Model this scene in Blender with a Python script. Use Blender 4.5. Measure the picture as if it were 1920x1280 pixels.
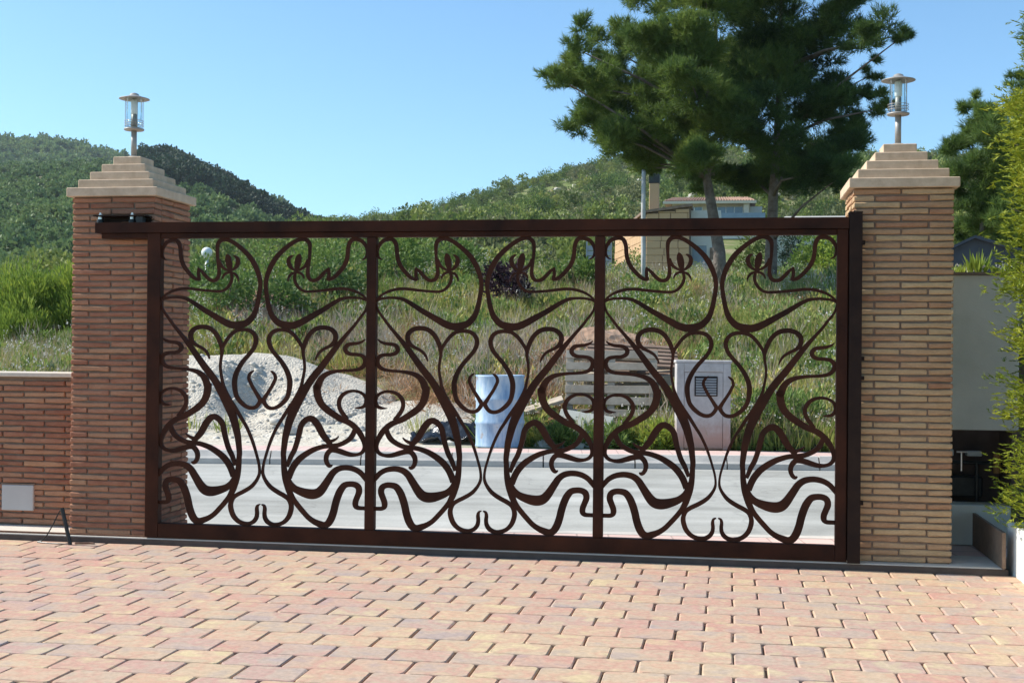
import bpy, bmesh, math, random
import numpy as np
from mathutils import Vector, Matrix, Quaternion

for o in list(bpy.data.objects):
    bpy.data.objects.remove(o)
scene = bpy.context.scene
col = scene.collection
rnd = random.Random(7)
RNG = np.random.default_rng(11)

# ------------------------------------------------------------------ camera
YAW, PITCH, ROLL, CAMZ = 0.1661, 0.0053, 0.0091, 1.215
cd = bpy.data.cameras.new('camera')
cam = bpy.data.objects.new('camera', cd)
col.objects.link(cam)
fw = Vector((-math.sin(YAW)*math.cos(PITCH), math.cos(YAW)*math.cos(PITCH), math.sin(PITCH)))
rt = Vector((math.cos(YAW), math.sin(YAW), 0))
up = rt.cross(fw)
r2 = rt*math.cos(ROLL) + up*math.sin(ROLL)
u2 = up*math.cos(ROLL) - rt*math.sin(ROLL)
cam.matrix_world = Matrix(((r2.x, u2.x, -fw.x, 0), (r2.y, u2.y, -fw.y, 0), (r2.z, u2.z, -fw.z, CAMZ), (0, 0, 0, 1)))
cd.sensor_width = 36.0
cd.lens = 2427.7/1920*36.0
cd.clip_start = 0.05
cd.clip_end = 6000
scene.camera = cam
scene.render.resolution_x, scene.render.resolution_y = 1024, 682

# ------------------------------------------------------------------ light
SUN_EL, SUN_Y = math.radians(42), 0.03       # sun stands to the left, almost in the plane of the gate
sd = Vector((-math.sqrt(1-SUN_Y**2)*math.cos(SUN_EL), SUN_Y*math.cos(SUN_EL), math.sin(SUN_EL)))
w = bpy.data.worlds.new('World')
scene.world = w
w.use_nodes = True
nt = w.node_tree
nt.nodes.clear()
sky = nt.nodes.new('ShaderNodeTexSky')
sky.sky_type = 'NISHITA'
sky.sun_disc = False
sky.sun_elevation = SUN_EL
sky.sun_rotation = math.atan2(sd.x, sd.y)
sky.air_density = 0.85
sky.dust_density = 0.6
sky.ozone_density = 2.0
bg = nt.nodes.new('ShaderNodeBackground')
bg.inputs['Strength'].default_value = 0.14
wo = nt.nodes.new('ShaderNodeOutputWorld')
tint = nt.nodes.new('ShaderNodeVectorMath'); tint.operation = 'MULTIPLY'
tint.inputs[1].default_value = (.75, .98, 1.04)
nt.links.new(sky.outputs[0], tint.inputs[0])
nt.links.new(tint.outputs[0], bg.inputs[0])
nt.links.new(bg.outputs[0], wo.inputs[0])
sl = bpy.data.lights.new('sun', 'SUN')
sl.energy = 4.6
sl.angle = math.radians(0.5)
sl.color = (1.0, 0.95, 0.87)
so = bpy.data.objects.new('sun', sl)
col.objects.link(so)
so.rotation_euler = sd.to_track_quat('Z', 'Y').to_euler()
so.location = (-20, 5, 30)
vs = scene.view_settings
vs.view_transform = 'Standard'
vs.look = 'None'
vs.gamma = 1.0
vs.use_curve_mapping = False
vs.exposure = 0.55

# ------------------------------------------------------------------ helpers
def tag(o, label=None, cat=None, group=None, kind=None):
    if label: o['label'] = label
    if cat: o['category'] = cat
    if group: o['group'] = group
    if kind: o['kind'] = kind
    return o

def link(name, me, parent=None, mat=None):
    o = bpy.data.objects.new(name, me)
    col.objects.link(o)
    if parent is not None: o.parent = parent
    if mat is not None and me is not None and len(me.materials) == 0:
        me.materials.append(mat)
    return o

def empty(name, loc=(0, 0, 0), rz=0.0):
    o = bpy.data.objects.new(name, None)
    col.objects.link(o)
    o.location = loc
    o.rotation_euler = (0, 0, rz)
    o.empty_display_size = 0.1
    return o

def np_mesh(name, V, F, mat=None, smooth=False):
    V = np.asarray(V, np.float32); F = np.asarray(F, np.int32)
    me = bpy.data.meshes.new(name)
    n, k = F.shape
    me.vertices.add(len(V)); me.vertices.foreach_set('co', V.ravel())
    me.loops.add(n*k); me.loops.foreach_set('vertex_index', F.ravel())
    me.polygons.add(n)
    me.polygons.foreach_set('loop_start', np.arange(n, dtype=np.int32)*k)
    me.polygons.foreach_set('loop_total', np.full(n, k, np.int32))
    if smooth: me.polygons.foreach_set('use_smooth', np.ones(n, bool))
    me.update(calc_edges=True)
    if mat: me.materials.append(mat)
    return me

class MB:
    """collects boxes, tubes and lathes into one mesh"""
    def __init__(s): s.v = []; s.f = []
    def add(s, v, f):
        b = len(s.v); s.v += [tuple(p) for p in v]; s.f += [tuple(i+b for i in q) for q in f]; return s
    def box(s, x0, x1, y0, y1, z0, z1, M=None, c=0.0):
        if c > 0:
            r = [(x0+c, y0), (x1-c, y0), (x1, y0+c), (x1, y1-c), (x1-c, y1), (x0+c, y1), (x0, y1-c), (x0, y0+c)]
            q = [(x0+c, y0+c), (x1-c, y0+c), (x1-c, y0+c), (x1-c, y1-c), (x1-c, y1-c), (x0+c, y1-c), (x0+c, y1-c), (x0+c, y0+c)]
            v = [(a, b, z0+c) for a, b in r] + [(a, b, z1-c) for a, b in r]
            q4 = [(x0+c, y0+c), (x1-c, y0+c), (x1-c, y1-c), (x0+c, y1-c)]
            v += [(a, b, z0) for a, b in q4] + [(a, b, z1) for a, b in q4]
            f = [(i, (i+1) % 8, (i+1) % 8+8, i+8) for i in range(8)]
            f += [(16, 19, 18, 17), (20, 21, 22, 23)]
            e = [(0, 1, 0, 1), (2, 3, 1, 2), (4, 5, 2, 3), (6, 7, 3, 0)]
            for a, b, p, qq in e:
                f += [(b, a, 16+p, 16+qq), (a+8, b+8, 20+qq, 20+p)]
            for a, b, p in [(1, 2, 1), (3, 4, 2), (5, 6, 3), (7, 0, 0)]:
                f += [(b, a, 16+p), (a+8, b+8, 20+p)]
        else:
            v = [(x0, y0, z0), (x1, y0, z0), (x1, y1, z0), (x0, y1, z0), (x0, y0, z1), (x1, y0, z1), (x1, y1, z1), (x0, y1, z1)]
            f = [(3, 2, 1, 0), (4, 5, 6, 7), (0, 1, 5, 4), (1, 2, 6, 5), (2, 3, 7, 6), (3, 0, 4, 7)]
        if M is not None: v = [M @ Vector(p) for p in v]
        return s.add(v, f)
    def tube(s, pts, radii, n=8, cap=True):
        pts = [Vector(p) for p in pts]
        if not hasattr(radii, '__len__'): radii = [radii]*len(pts)
        ref = Vector((0.13, 0.21, 0.97))
        rings = []
        for i, p in enumerate(pts):
            t = (pts[min(i+1, len(pts)-1)]-pts[max(i-1, 0)]).normalized()
            a = t.cross(ref)
            if a.length < 0.05: a = t.cross(Vector((1, 0, 0)))
            a.normalize(); b = t.cross(a)
            rings.append([p+(a*math.cos(2*math.pi*k/n)+b*math.sin(2*math.pi*k/n))*radii[i] for k in range(n)])
        v = [q for r in rings for q in r]
        f = [(i*n+k, i*n+(k+1) % n, (i+1)*n+(k+1) % n, (i+1)*n+k) for i in range(len(pts)-1) for k in range(n)]
        if cap: f += [tuple(range(n-1, -1, -1)), tuple((len(pts)-1)*n+k for k in range(n))]
        return s.add(v, f)
    def lathe(s, prof, c=(0, 0, 0), n=20, closed=False):
        v = [(c[0]+r*math.cos(2*math.pi*k/n), c[1]+r*math.sin(2*math.pi*k/n), c[2]+z) for r, z in prof for k in range(n)]
        m = len(prof)
        f = [(i*n+k, i*n+(k+1) % n, (i+1)*n+(k+1) % n, (i+1)*n+k) for i in range(m-1) for k in range(n)]
        if not closed: f += [tuple(range(n-1, -1, -1)), tuple((m-1)*n+k for k in range(n))]
        else: f += [((m-1)*n+k, (m-1)*n+(k+1) % n, (k+1) % n, k) for k in range(n)]
        return s.add(v, f)
    def mesh(s, name, mat=None, smooth=False):
        me = bpy.data.meshes.new(name)
        me.from_pydata(s.v, [], s.f)
        if smooth: me.polygons.foreach_set('use_smooth', [True]*len(me.polygons))
        me.update()
        if mat: me.materials.append(mat)
        return me
    def build(s, name, mat, parent=None, smooth=False):
        return link(name, s.mesh(name, mat, smooth), parent)

# ------------------------------------------------------------------ materials
def new_mat(name):
    m = bpy.data.materials.new(name); m.use_nodes = True
    n = m.node_tree; n.nodes.clear()
    out = n.nodes.new('ShaderNodeOutputMaterial')
    return m, n, out

def nd(n, t, **kw):
    x = n.nodes.new(t)
    for k, v in kw.items():
        if k in x.inputs: x.inputs[k].default_value = v
        else: setattr(x, k, v)
    return x

def ramp(n, stops, interp='LINEAR'):
    r = n.nodes.new('ShaderNodeValToRGB')
    r.color_ramp.interpolation = interp
    e = r.color_ramp.elements
    while len(e) < len(stops): e.new(0.5)
    for k, (p, c) in enumerate(stops):
        e[k].position = p; e[k].color = (*c, 1)
    return r

def simple_mat(name, c1, c2, scale=8.0, rough=0.8, bump=0.3, bscale=None, metal=0.0, detail=6.0, spec=0.3, dist=0.005):
    """two-tone noise colour with fine relief"""
    m, n, out = new_mat(name)
    tc = nd(n, 'ShaderNodeTexCoord')
    nz = nd(n, 'ShaderNodeTexNoise', Scale=scale, Detail=detail, Roughness=0.65)
    n.links.new(tc.outputs['Object'], nz.inputs['Vector'])
    rp = ramp(n, [(0.3, c1), (0.7, c2)])
    n.links.new(nz.outputs[0], rp.inputs[0])
    b = nd(n, 'ShaderNodeBsdfPrincipled', Roughness=rough, Metallic=metal)
    b.inputs['Specular IOR Level'].default_value = spec
    n.links.new(rp.outputs[0], b.inputs['Base Color'])
    if bump:
        n2 = nd(n, 'ShaderNodeTexNoise', Scale=bscale or scale*4, Detail=5.0)
        n.links.new(tc.outputs['Object'], n2.inputs['Vector'])
        bp = nd(n, 'ShaderNodeBump', Strength=bump, Distance=dist)
        n.links.new(n2.outputs[0], bp.inputs['Height'])
        n.links.new(bp.outputs[0], b.inputs['Normal'])
    n.links.new(b.outputs[0], out.inputs[0])
    return m

def random_mat(name, stops, source='object', rough=0.85, mottle=None, mscale=12.0, mfac=0.5, bump=0.4, bscale=60.0, dist=0.004, interp='LINEAR', stretch=(1, 1, 1)):
    """colour picked per piece (Object Info random, or per island for joined pieces), with mottling and relief"""
    m, n, out = new_mat(name)
    tc = nd(n, 'ShaderNodeTexCoord')
    if source == 'object':
        rv = nd(n, 'ShaderNodeObjectInfo').outputs['Random']
    else:
        rv = nd(n, 'ShaderNodeNewGeometry').outputs['Random Per Island']
    rp = ramp(n, stops, interp)
    n.links.new(rv, rp.inputs[0])
    off = nd(n, 'ShaderNodeMath', operation='MULTIPLY'); off.inputs[1].default_value = 57.0
    n.links.new(rv, off.inputs[0])
    mp = nd(n, 'ShaderNodeMapping'); mp.inputs['Scale'].default_value = stretch
    n.links.new(tc.outputs['Object'], mp.inputs['Vector'])
    va = nd(n, 'ShaderNodeVectorMath', operation='ADD')
    n.links.new(mp.outputs[0], va.inputs[0]); n.links.new(off.outputs[0], va.inputs[1])
    colr = rp.outputs[0]
    nz = nd(n, 'ShaderNodeTexNoise', Scale=mscale, Detail=3.0, Roughness=0.55)
    n.links.new(va.outputs[0], nz.inputs['Vector'])
    if mottle:
        r2_ = ramp(n, mottle)
        n.links.new(nz.outputs[0], r2_.inputs[0])
        mx = nd(n, 'ShaderNodeMix', data_type='RGBA')
        mx.inputs[0].default_value = mfac
        n.links.new(colr, mx.inputs[6]); n.links.new(r2_.outputs[0], mx.inputs[7])
        colr = mx.outputs[2]
    n3 = nd(n, 'ShaderNodeTexNoise', Scale=bscale, Detail=6.0, Roughness=0.7)
    n.links.new(va.outputs[0], n3.inputs['Vector'])
    # fine light-dark speckle of the surface itself
    sp = nd(n, 'ShaderNodeMapRange'); sp.inputs[1].default_value = 0.3; sp.inputs[2].default_value = 0.7
    sp.inputs[3].default_value = 0.82; sp.inputs[4].default_value = 1.15
    n.links.new(n3.outputs[0], sp.inputs[0])
    ml = nd(n, 'ShaderNodeVectorMath', operation='SCALE')
    n.links.new(colr, ml.inputs[0]); n.links.new(sp.outputs[0], ml.inputs['Scale'])
    b = nd(n, 'ShaderNodeBsdfPrincipled', Roughness=rough)
    b.inputs['Specular IOR Level'].default_value = 0.25
    n.links.new(ml.outputs[0], b.inputs['Base Color'])
    bp = nd(n, 'ShaderNodeBump', Strength=bump, Distance=dist)
    n.links.new(n3.outputs[0], bp.inputs['Height'])
    n.links.new(bp.outputs[0], b.inputs['Normal'])
    n.links.new(b.outputs[0], out.inputs[0])
    return m

def leaf_mat(name, stops, trans=0.3, source='island', rough=0.6, patch=None, pscale=0.6):
    """foliage: colour varies leaf by leaf and clump by clump, some light passes through"""
    m, n, out = new_mat(name)
    g = nd(n, 'ShaderNodeNewGeometry'); oi = nd(n, 'ShaderNodeObjectInfo')
    tc = nd(n, 'ShaderNodeTexCoord')
    nz = nd(n, 'ShaderNodeTexNoise', Scale=pscale, Detail=3.0)
    n.links.new(g.outputs['Position'], nz.inputs['Vector'])
    a = nd(n, 'ShaderNodeMath', operation='MULTIPLY'); a.inputs[1].default_value = 0.35
    n.links.new(g.outputs['Random Per Island'], a.inputs[0])
    b = nd(n, 'ShaderNodeMath', operation='MULTIPLY'); b.inputs[1].default_value = 0.35
    n.links.new(oi.outputs['Random'], b.inputs[0])
    c = nd(n, 'ShaderNodeMath', operation='ADD')
    n.links.new(a.outputs[0], c.inputs[0]); n.links.new(b.outputs[0], c.inputs[1])
    d = nd(n, 'ShaderNodeMath', operation='MULTIPLY_ADD'); d.inputs[1].default_value = 1.4; d.inputs[2].default_value = -0.55
    n.links.new(nz.outputs[0], d.inputs[0])
    e = nd(n, 'ShaderNodeMath', operation='ADD', use_clamp=True)
    n.links.new(c.outputs[0], e.inputs[0]); n.links.new(d.outputs[0], e.inputs[1])
    rp = ramp(n, stops)
    n.links.new(e.outputs[0], rp.inputs[0])
    p = nd(n, 'ShaderNodeBsdfPrincipled', Roughness=rough)
    p.inputs['Specular IOR Level'].default_value = 0.25
    n.links.new(rp.outputs[0], p.inputs['Base Color'])
    t = nd(n, 'ShaderNodeBsdfTranslucent')
    n.links.new(rp.outputs[0], t.inputs[0])
    mx = nd(n, 'ShaderNodeMixShader'); mx.inputs[0].default_value = trans
    n.links.new(p.outputs[0], mx.inputs[1]); n.links.new(t.outputs[0], mx.inputs[2])
    n.links.new(mx.outputs[0], out.inputs[0])
    return m

M = {}
BR = [(0.0, (0.256, 0.083, 0.046)), (.15, (0.318, 0.119, 0.069)), (.3, (0.408, 0.187, 0.105)), (.42, (0.296, 0.099, 0.056)), (.55, (0.368, 0.159, 0.095)), (.66, (0.449, 0.239, 0.131)), (.78, (0.307, 0.119, 0.072)), (.9, (0.480, 0.250, 0.134)), (1.0, (0.347, 0.139, 0.078))]
BR2 = [(0.0, (0.386, 0.188, 0.100)), (.14, (0.468, 0.291, 0.152)), (.28, (0.549, 0.376, 0.204)), (.4, (0.376, 0.174, 0.092)), (.52, (0.508, 0.348, 0.188)), (.64, (0.579, 0.418, 0.224)), (.76, (0.427, 0.240, 0.128)), (.9, (0.590, 0.423, 0.232)), (1.0, (0.447, 0.263, 0.144))]
MOT = [(0.3, (0.277, 0.131, 0.078)), (0.7, (0.513, 0.321, 0.197))]
M['brick'] = random_mat('brick_red', BR, mottle=MOT, mfac=.3, stretch=(1, 3, 3))
M['brick_j'] = random_mat('brick_red_courses', BR, source='island', mottle=MOT, mfac=.3, stretch=(1, 3, 3))
M['brick2'] = random_mat('brick_buff', BR2, mottle=MOT, mfac=.3, stretch=(1, 3, 3))
M['brick2_j'] = random_mat('brick_buff_courses', BR2, source='island', mottle=MOT, mfac=.3, stretch=(1, 3, 3))
M['mortar'] = simple_mat('mortar', (.18, .125, .088), (.26, .185, .13), 20, .95, .5, 90)
PV = [(0, (0.491, 0.339, 0.237)), (.13, (0.537, 0.399, 0.237)), (.26, (0.419, 0.317, 0.260)), (.38, (0.491, 0.271, 0.204)), (.5, (0.474, 0.331, 0.232)), (.62, (0.384, 0.304, 0.265)), (.74, (0.509, 0.364, 0.244)), (.87, (0.563, 0.431, 0.253)), (1, (0.483, 0.288, 0.216))]
PM = [(.33, (0.360, 0.291, 0.273)), (.41, (0.450, 0.339, 0.260)), (.47, (0.486, 0.348, 0.252)), (.53, (0.504, 0.261, 0.206)), (.58, (0.486, 0.322, 0.239)), (.66, (0.576, 0.461, 0.269))]
M['paver'] = random_mat('paver', PV, mottle=PM, mscale=6.0, mfac=.52, bump=.5, bscale=45, dist=.004, rough=.9)
M['paver_j'] = random_mat('paver_field', PV, source='island', mottle=PM, mscale=6.0, mfac=.52, bump=.5, bscale=45, dist=.004, rough=.9)
M['bed'] = simple_mat('sand_bed', (.15, .11, .08), (.24, .18, .13), 25, 1, .5)
M['steel'] = simple_mat('rust_brown_steel', (.019, .0075, .0045), (.066, .021, .0095), 3.5, .6, .12, 120, spec=.12, dist=.001)
M['darksteel'] = simple_mat('dark_steel', (.018, .010, .008), (.033, .018, .012), 9, .6, .12, 120, spec=.12, dist=.001)
M['track'] = simple_mat('track_steel', (.10, .05, .03), (.20, .10, .06), 30, .6, .3, 90)
M['cast'] = simple_mat('cast_stone', (.48, .35, .235), (.66, .50, .35), 14, .9, .35, 160, dist=.002)
M['coping'] = simple_mat('coping_stone', (.56, .49, .40), (.66, .58, .47), 20, .9, .3, 120)
M['concrete'] = simple_mat('concrete', (.46, .43, .39), (.60, .56, .50), 5, .92, .4, 60)
M['threshold'] = simple_mat('threshold_concrete', (.56, .51, .44), (.68, .62, .53), 6, .9, .4, 70)
M['edging'] = simple_mat('shade_brown', (.10, .07, .055), (.16, .11, .085), 8, .85, .3, 60)  # dark brown standing in for shade on the riser and inside the niche
def asphalt_mat():
    m, n, out = new_mat('worn_asphalt')
    g = nd(n, 'ShaderNodeNewGeometry')
    mp = nd(n, 'ShaderNodeMapping'); mp.inputs['Rotation'].default_value = (0, 0, -.139); n.links.new(g.outputs['Position'], mp.inputs[0])
    st = nd(n, 'ShaderNodeMapping'); st.inputs['Scale'].default_value = (.25, 2.2, 1); n.links.new(mp.outputs[0], st.inputs[0])
    a = nd(n, 'ShaderNodeTexNoise', Scale=1.0, Detail=6.0, Roughness=.6); n.links.new(st.outputs[0], a.inputs['Vector'])      # streaks along the lane
    b = nd(n, 'ShaderNodeTexNoise', Scale=.7, Detail=8.0, Roughness=.65); n.links.new(mp.outputs[0], b.inputs['Vector'])     # patches
    c = nd(n, 'ShaderNodeTexNoise', Scale=70.0, Detail=3.0, Roughness=.7); n.links.new(mp.outputs[0], c.inputs['Vector'])    # grit
    ad = nd(n, 'ShaderNodeMath', operation='ADD'); n.links.new(a.outputs[0], ad.inputs[0]); n.links.new(b.outputs[0], ad.inputs[1])
    ae = nd(n, 'ShaderNodeMath', operation='MULTIPLY_ADD'); ae.inputs[1].default_value = .5; n.links.new(c.outputs[0], ae.inputs[0]); n.links.new(ad.outputs[0], ae.inputs[2])
    rp = ramp(n, [(.0, (.22, .215, .19)), (1.0, (.53, .52, .475))]);
    mr = nd(n, 'ShaderNodeMapRange'); mr.inputs[1].default_value = .85; mr.inputs[2].default_value = 1.65; n.links.new(ae.outputs[0], mr.inputs[0]); n.links.new(mr.outputs[0], rp.inputs[0])
    v = nd(n, 'ShaderNodeTexVoronoi', feature='DISTANCE_TO_EDGE', Scale=.55)
    wv = nd(n, 'ShaderNodeVectorMath', operation='ADD'); n.links.new(mp.outputs[0], wv.inputs[0]); n.links.new(b.outputs['Color'], wv.inputs[1]); n.links.new(wv.outputs[0], v.inputs['Vector'])
    cr = ramp(n, [(.003, (.84, .84, .84)), (.009, (1, 1, 1))]); n.links.new(v.outputs['Distance'], cr.inputs[0])
    mx = nd(n, 'ShaderNodeMix', data_type='RGBA', blend_type='MULTIPLY'); mx.inputs[0].default_value = 1.0
    n.links.new(rp.outputs[0], mx.inputs[6]); n.links.new(cr.outputs[0], mx.inputs[7])
    q = nd(n, 'ShaderNodeBsdfPrincipled', Roughness=.9); q.inputs['Specular IOR Level'].default_value = .2
    n.links.new(mx.outputs[2], q.inputs['Base Color'])
    bp = nd(n, 'ShaderNodeBump', Strength=.5, Distance=.004); n.links.new(c.outputs[0], bp.inputs['Height']); n.links.new(bp.outputs[0], q.inputs['Normal'])
    n.links.new(q.outputs[0], out.inputs[0]); return m
M['asphalt'] = asphalt_mat()
M['plaster'] = simple_mat('white_plaster', (.60, .57, .48), (.76, .72, .62), 2.5, .9, .25, 90)
M['planter'] = simple_mat('white_render', (.70, .71, .66), (.82, .82, .77), 5, .9, .35, 70)
M['black'] = simple_mat('black_metal', (.018, .02, .02), (.035, .038, .036), 20, .4, .05)
M['inox'] = simple_mat('brushed_steel', (.30, .28, .25), (.38, .355, .32), 40, .5, .05, metal=.25)
M['zinc'] = simple_mat('zinc', (.60, .60, .60), (.72, .72, .72), 40, .3, .05, metal=1.0)
M['grey_plate'] = simple_mat('pale_plastic', (.46, .43, .40), (.50, .47, .44), 6, .5, .05)
M['lampwhite'] = simple_mat('opal_lamp', (.80, .80, .76), (.85, .85, .81), 4, .35, 0)
M['opal'] = simple_mat('opal_globe', (.72, .74, .70), (.80, .82, .78), 2, .25, 0)
M['whitemetal'] = simple_mat('white_metal', (.58, .60, .58), (.68, .70, .67), 3, .5, 0)
def glass_mat():
    m, n, out = new_mat('clear_glass')
    g = nd(n, 'ShaderNodeBsdfGlossy', Roughness=.03); t = nd(n, 'ShaderNodeBsdfTransparent')
    t.inputs[0].default_value = (.93, .96, .96, 1)
    f = nd(n, 'ShaderNodeFresnel', IOR=1.2)
    x = nd(n, 'ShaderNodeMixShader')
    h = nd(n, 'ShaderNodeMath', operation='MULTIPLY'); h.inputs[1].default_value = .4
    n.links.new(f.outputs[0], h.inputs[0]); n.links.new(h.outputs[0], x.inputs[0]); n.links.new(t.outputs[0], x.inputs[1]); n.links.new(g.outputs[0], x.inputs[2])
    n.links.new(x.outputs[0], out.inputs[0])
    return m
M['glass'] = glass_mat()
M['pane'] = simple_mat('window_glass', (.10, .15, .20), (.16, .22, .28), 1.0, .08, 0, spec=.8)
# ------------------------------------------------------------------ terrain
RD = 0.14                                   # the road runs at a slight angle to the gate
def near_edge(x): return 8.25 + RD*x
def kerb_line(x): return 14.27 + RD*x       # face of the far kerb
def walk_back(x): return kerb_line(x) + 0.80

def sm(a, b, x):
    t = np.clip((x-a)/(b-a+0.0), 0, 1); return t*t*(3-2*t)

def hnoise(x, y, s, seed=0.0):
    x = x/s + seed; y = y/s - seed*1.7
    return (np.sin(x*1.7+np.sin(y*1.3)*1.2)+np.sin(y*1.9+np.sin(x*1.1)*1.4)+np.sin((x+y)*1.13+1.3)*.8+np.sin((x*.7-y*1.6)*2.1)*.5)/3.3

TA = [-2, -.6, -.45, -.34, -.28, -.194, -.09, 0, .2, .5, 2]
EA = [.03, .045, .066, .0955, .1005, .115, .135, .144, .144, .138, .12]
YA = 250.0
def height(x, y):
    x = np.asarray(x, float); y = np.asarray(y, float)
    d = y - walk_back(x)
    z = np.where(d < -.25, -.16, .045)
    bank = .215*np.clip(d-.8, 0, None)
    bank = np.where(d > 12, .215*11.2 + .05*(d-12), bank)
    bank = bank*(1-.5*sm(-8.5, -13, x)*(1-sm(32, 62, y)))
    z = np.where(d > -.25, z + bank, z)
    rough = sm(1.0, 6, d)
    z = z + rough*(hnoise(x, y, 3.1)*.16 + hnoise(x, y, .9, 3)*.05)
    t = x/np.maximum(y, 1)
    e = np.interp(t, TA, EA)
    r = np.clip((y-70)/(YA-70), 0, 1)
    base = .045+.215*11.2+.05*(70-26)
    hill = base + (YA*e*1.0 + CAMZ - base)*r**1.05
    back = np.clip((y-YA)/200, 0, 1)
    hill = hill*(1-back*.5)
    hz = hnoise(x, y, 24, 5)*1.6*sm(75, 140, y)
    z = np.where(y > 70, hill+hz*(1-back), z)
    return z

def hgt(x, y): return float(height(x, y))

def sheet(name, ys, wfun, n, zfun, mat):
    ts = np.linspace(-1, 1, n); ts = np.sign(ts)*np.abs(ts)**1.35
    X = np.array([[wfun(y)[0]+(wfun(y)[1]-wfun(y)[0])*(t*.5+.5) for t in ts] for y in ys])
    Y = np.array([[y]*n for y in ys], float)
    Z = zfun(X, Y)
    V = np.stack([X, Y, Z], -1).reshape(-1, 3)
    i = np.arange((len(ys)-1)*n).reshape(len(ys)-1, n)[:, :-1].ravel()
    F = np.stack([i, i+1, i+n+1, i+n], -1)
    return link(name, np_mesh(name, V, F, mat, True))

def terrain_mat():
    m, n, out = new_mat('earth')
    g = nd(n, 'ShaderNodeNewGeometry')
    sx = nd(n, 'ShaderNodeSeparateXYZ'); n.links.new(g.outputs['Position'], sx.inputs[0])
    n1 = nd(n, 'ShaderNodeTexNoise', Scale=.35, Detail=7.0, Roughness=.65); n.links.new(g.outputs['Position'], n1.inputs['Vector'])
    n2 = nd(n, 'ShaderNodeTexNoise', Scale=5.0, Detail=7.0, Roughness=.7); n.links.new(g.outputs['Position'], n2.inputs['Vector'])
    soil = ramp(n, [(.3, (.24, .18, .11)), (.5, (.33, .26, .165)), (.7, (.42, .35, .24))]); n.links.new(n2.outputs[0], soil.inputs[0])
    green = ramp(n, [(.3, (.10, .14, .04)), (.55, (.15, .185, .06)), (.75, (.25, .23, .11))]); n.links.new(n2.outputs[0], green.inputs[0])
    mk = ramp(n, [(.5, (0, 0, 0)), (.66, (1, 1, 1))]); n.links.new(n1.outputs[0], mk.inputs[0])
    a = nd(n, 'ShaderNodeMix', data_type='RGBA')
    n.links.new(mk.outputs[0], a.inputs[0]); n.links.new(green.outputs[0], a.inputs[6]); n.links.new(soil.outputs[0], a.inputs[7])
    # pale builder's sand and crushed stone spilled over the plot left of the drum
    sand = ramp(n, [(.3, (.46, .40, .31)), (.55, (.60, .55, .46)), (.75, (.68, .63, .54))]); n.links.new(n2.outputs[0], sand.inputs[0])
    mx = nd(n, 'ShaderNodeMath', operation='MULTIPLY_ADD'); mx.inputs[1].default_value = -0.8; mx.inputs[2].default_value = -1.9
    n.links.new(sx.outputs[0], mx.inputs[0])                    # grows towards -x
    my = nd(n, 'ShaderNodeMath', operation='MULTIPLY_ADD'); my.inputs[1].default_value = -0.75; my.inputs[2].default_value = 12.9
    n.links.new(sx.outputs[1], my.inputs[0])
    mn = nd(n, 'ShaderNodeMath', operation='MINIMUM'); n.links.new(mx.outputs[0], mn.inputs[0]); n.links.new(my.outputs[0], mn.inputs[1])
    nn = nd(n, 'ShaderNodeMath', operation='MULTIPLY_ADD'); nn.inputs[1].default_value = 2.4; nn.inputs[2].default_value = -1.2
    n.links.new(n1.outputs[0], nn.inputs[0])
    ad = nd(n, 'ShaderNodeMath', operation='ADD', use_clamp=True); n.links.new(mn.outputs[0], ad.inputs[0]); n.links.new(nn.outputs[0], ad.inputs[1])
    b = nd(n, 'ShaderNodeMix', data_type='RGBA')
    n.links.new(ad.outputs[0], b.inputs[0]); n.links.new(a.outputs[2], b.inputs[6]); n.links.new(sand.outputs[0], b.inputs[7])
    p = nd(n, 'ShaderNodeBsdfPrincipled', Roughness=1.0); p.inputs['Specular IOR Level'].default_value = .1
    n.links.new(b.outputs[2], p.inputs['Base Color'])
    n3 = nd(n, 'ShaderNodeTexNoise', Scale=22.0, Detail=6.0); n.links.new(g.outputs['Position'], n3.inputs['Vector'])
    bp = nd(n, 'ShaderNodeBump', Strength=.8, Distance=.03); n.links.new(n3.outputs[0], bp.inputs['Height'])
    n.links.new(bp.outputs[0], p.inputs['Normal'])
    n.links.new(p.outputs[0], out.inputs[0])
    return m
M['earth'] = terrain_mat()
M['hillsoil'] = simple_mat('hill_soil', (.15, .16, .07), (.33, .29, .19), .06, 1, .6, .8, dist=.4)

ys = np.concatenate([np.arange(-40, 12, 4.0), np.arange(12, 18, .18), np.arange(18, 34, .35), np.arange(34, 72, 1.4), np.arange(72, 300, 4.5), [310, 340, 400, 460]])
tag(sheet('ground', ys, lambda y: (-45-.75*max(y, 0), 32+.55*max(y, 0)), 190, height, M['earth']), kind='structure')

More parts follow.
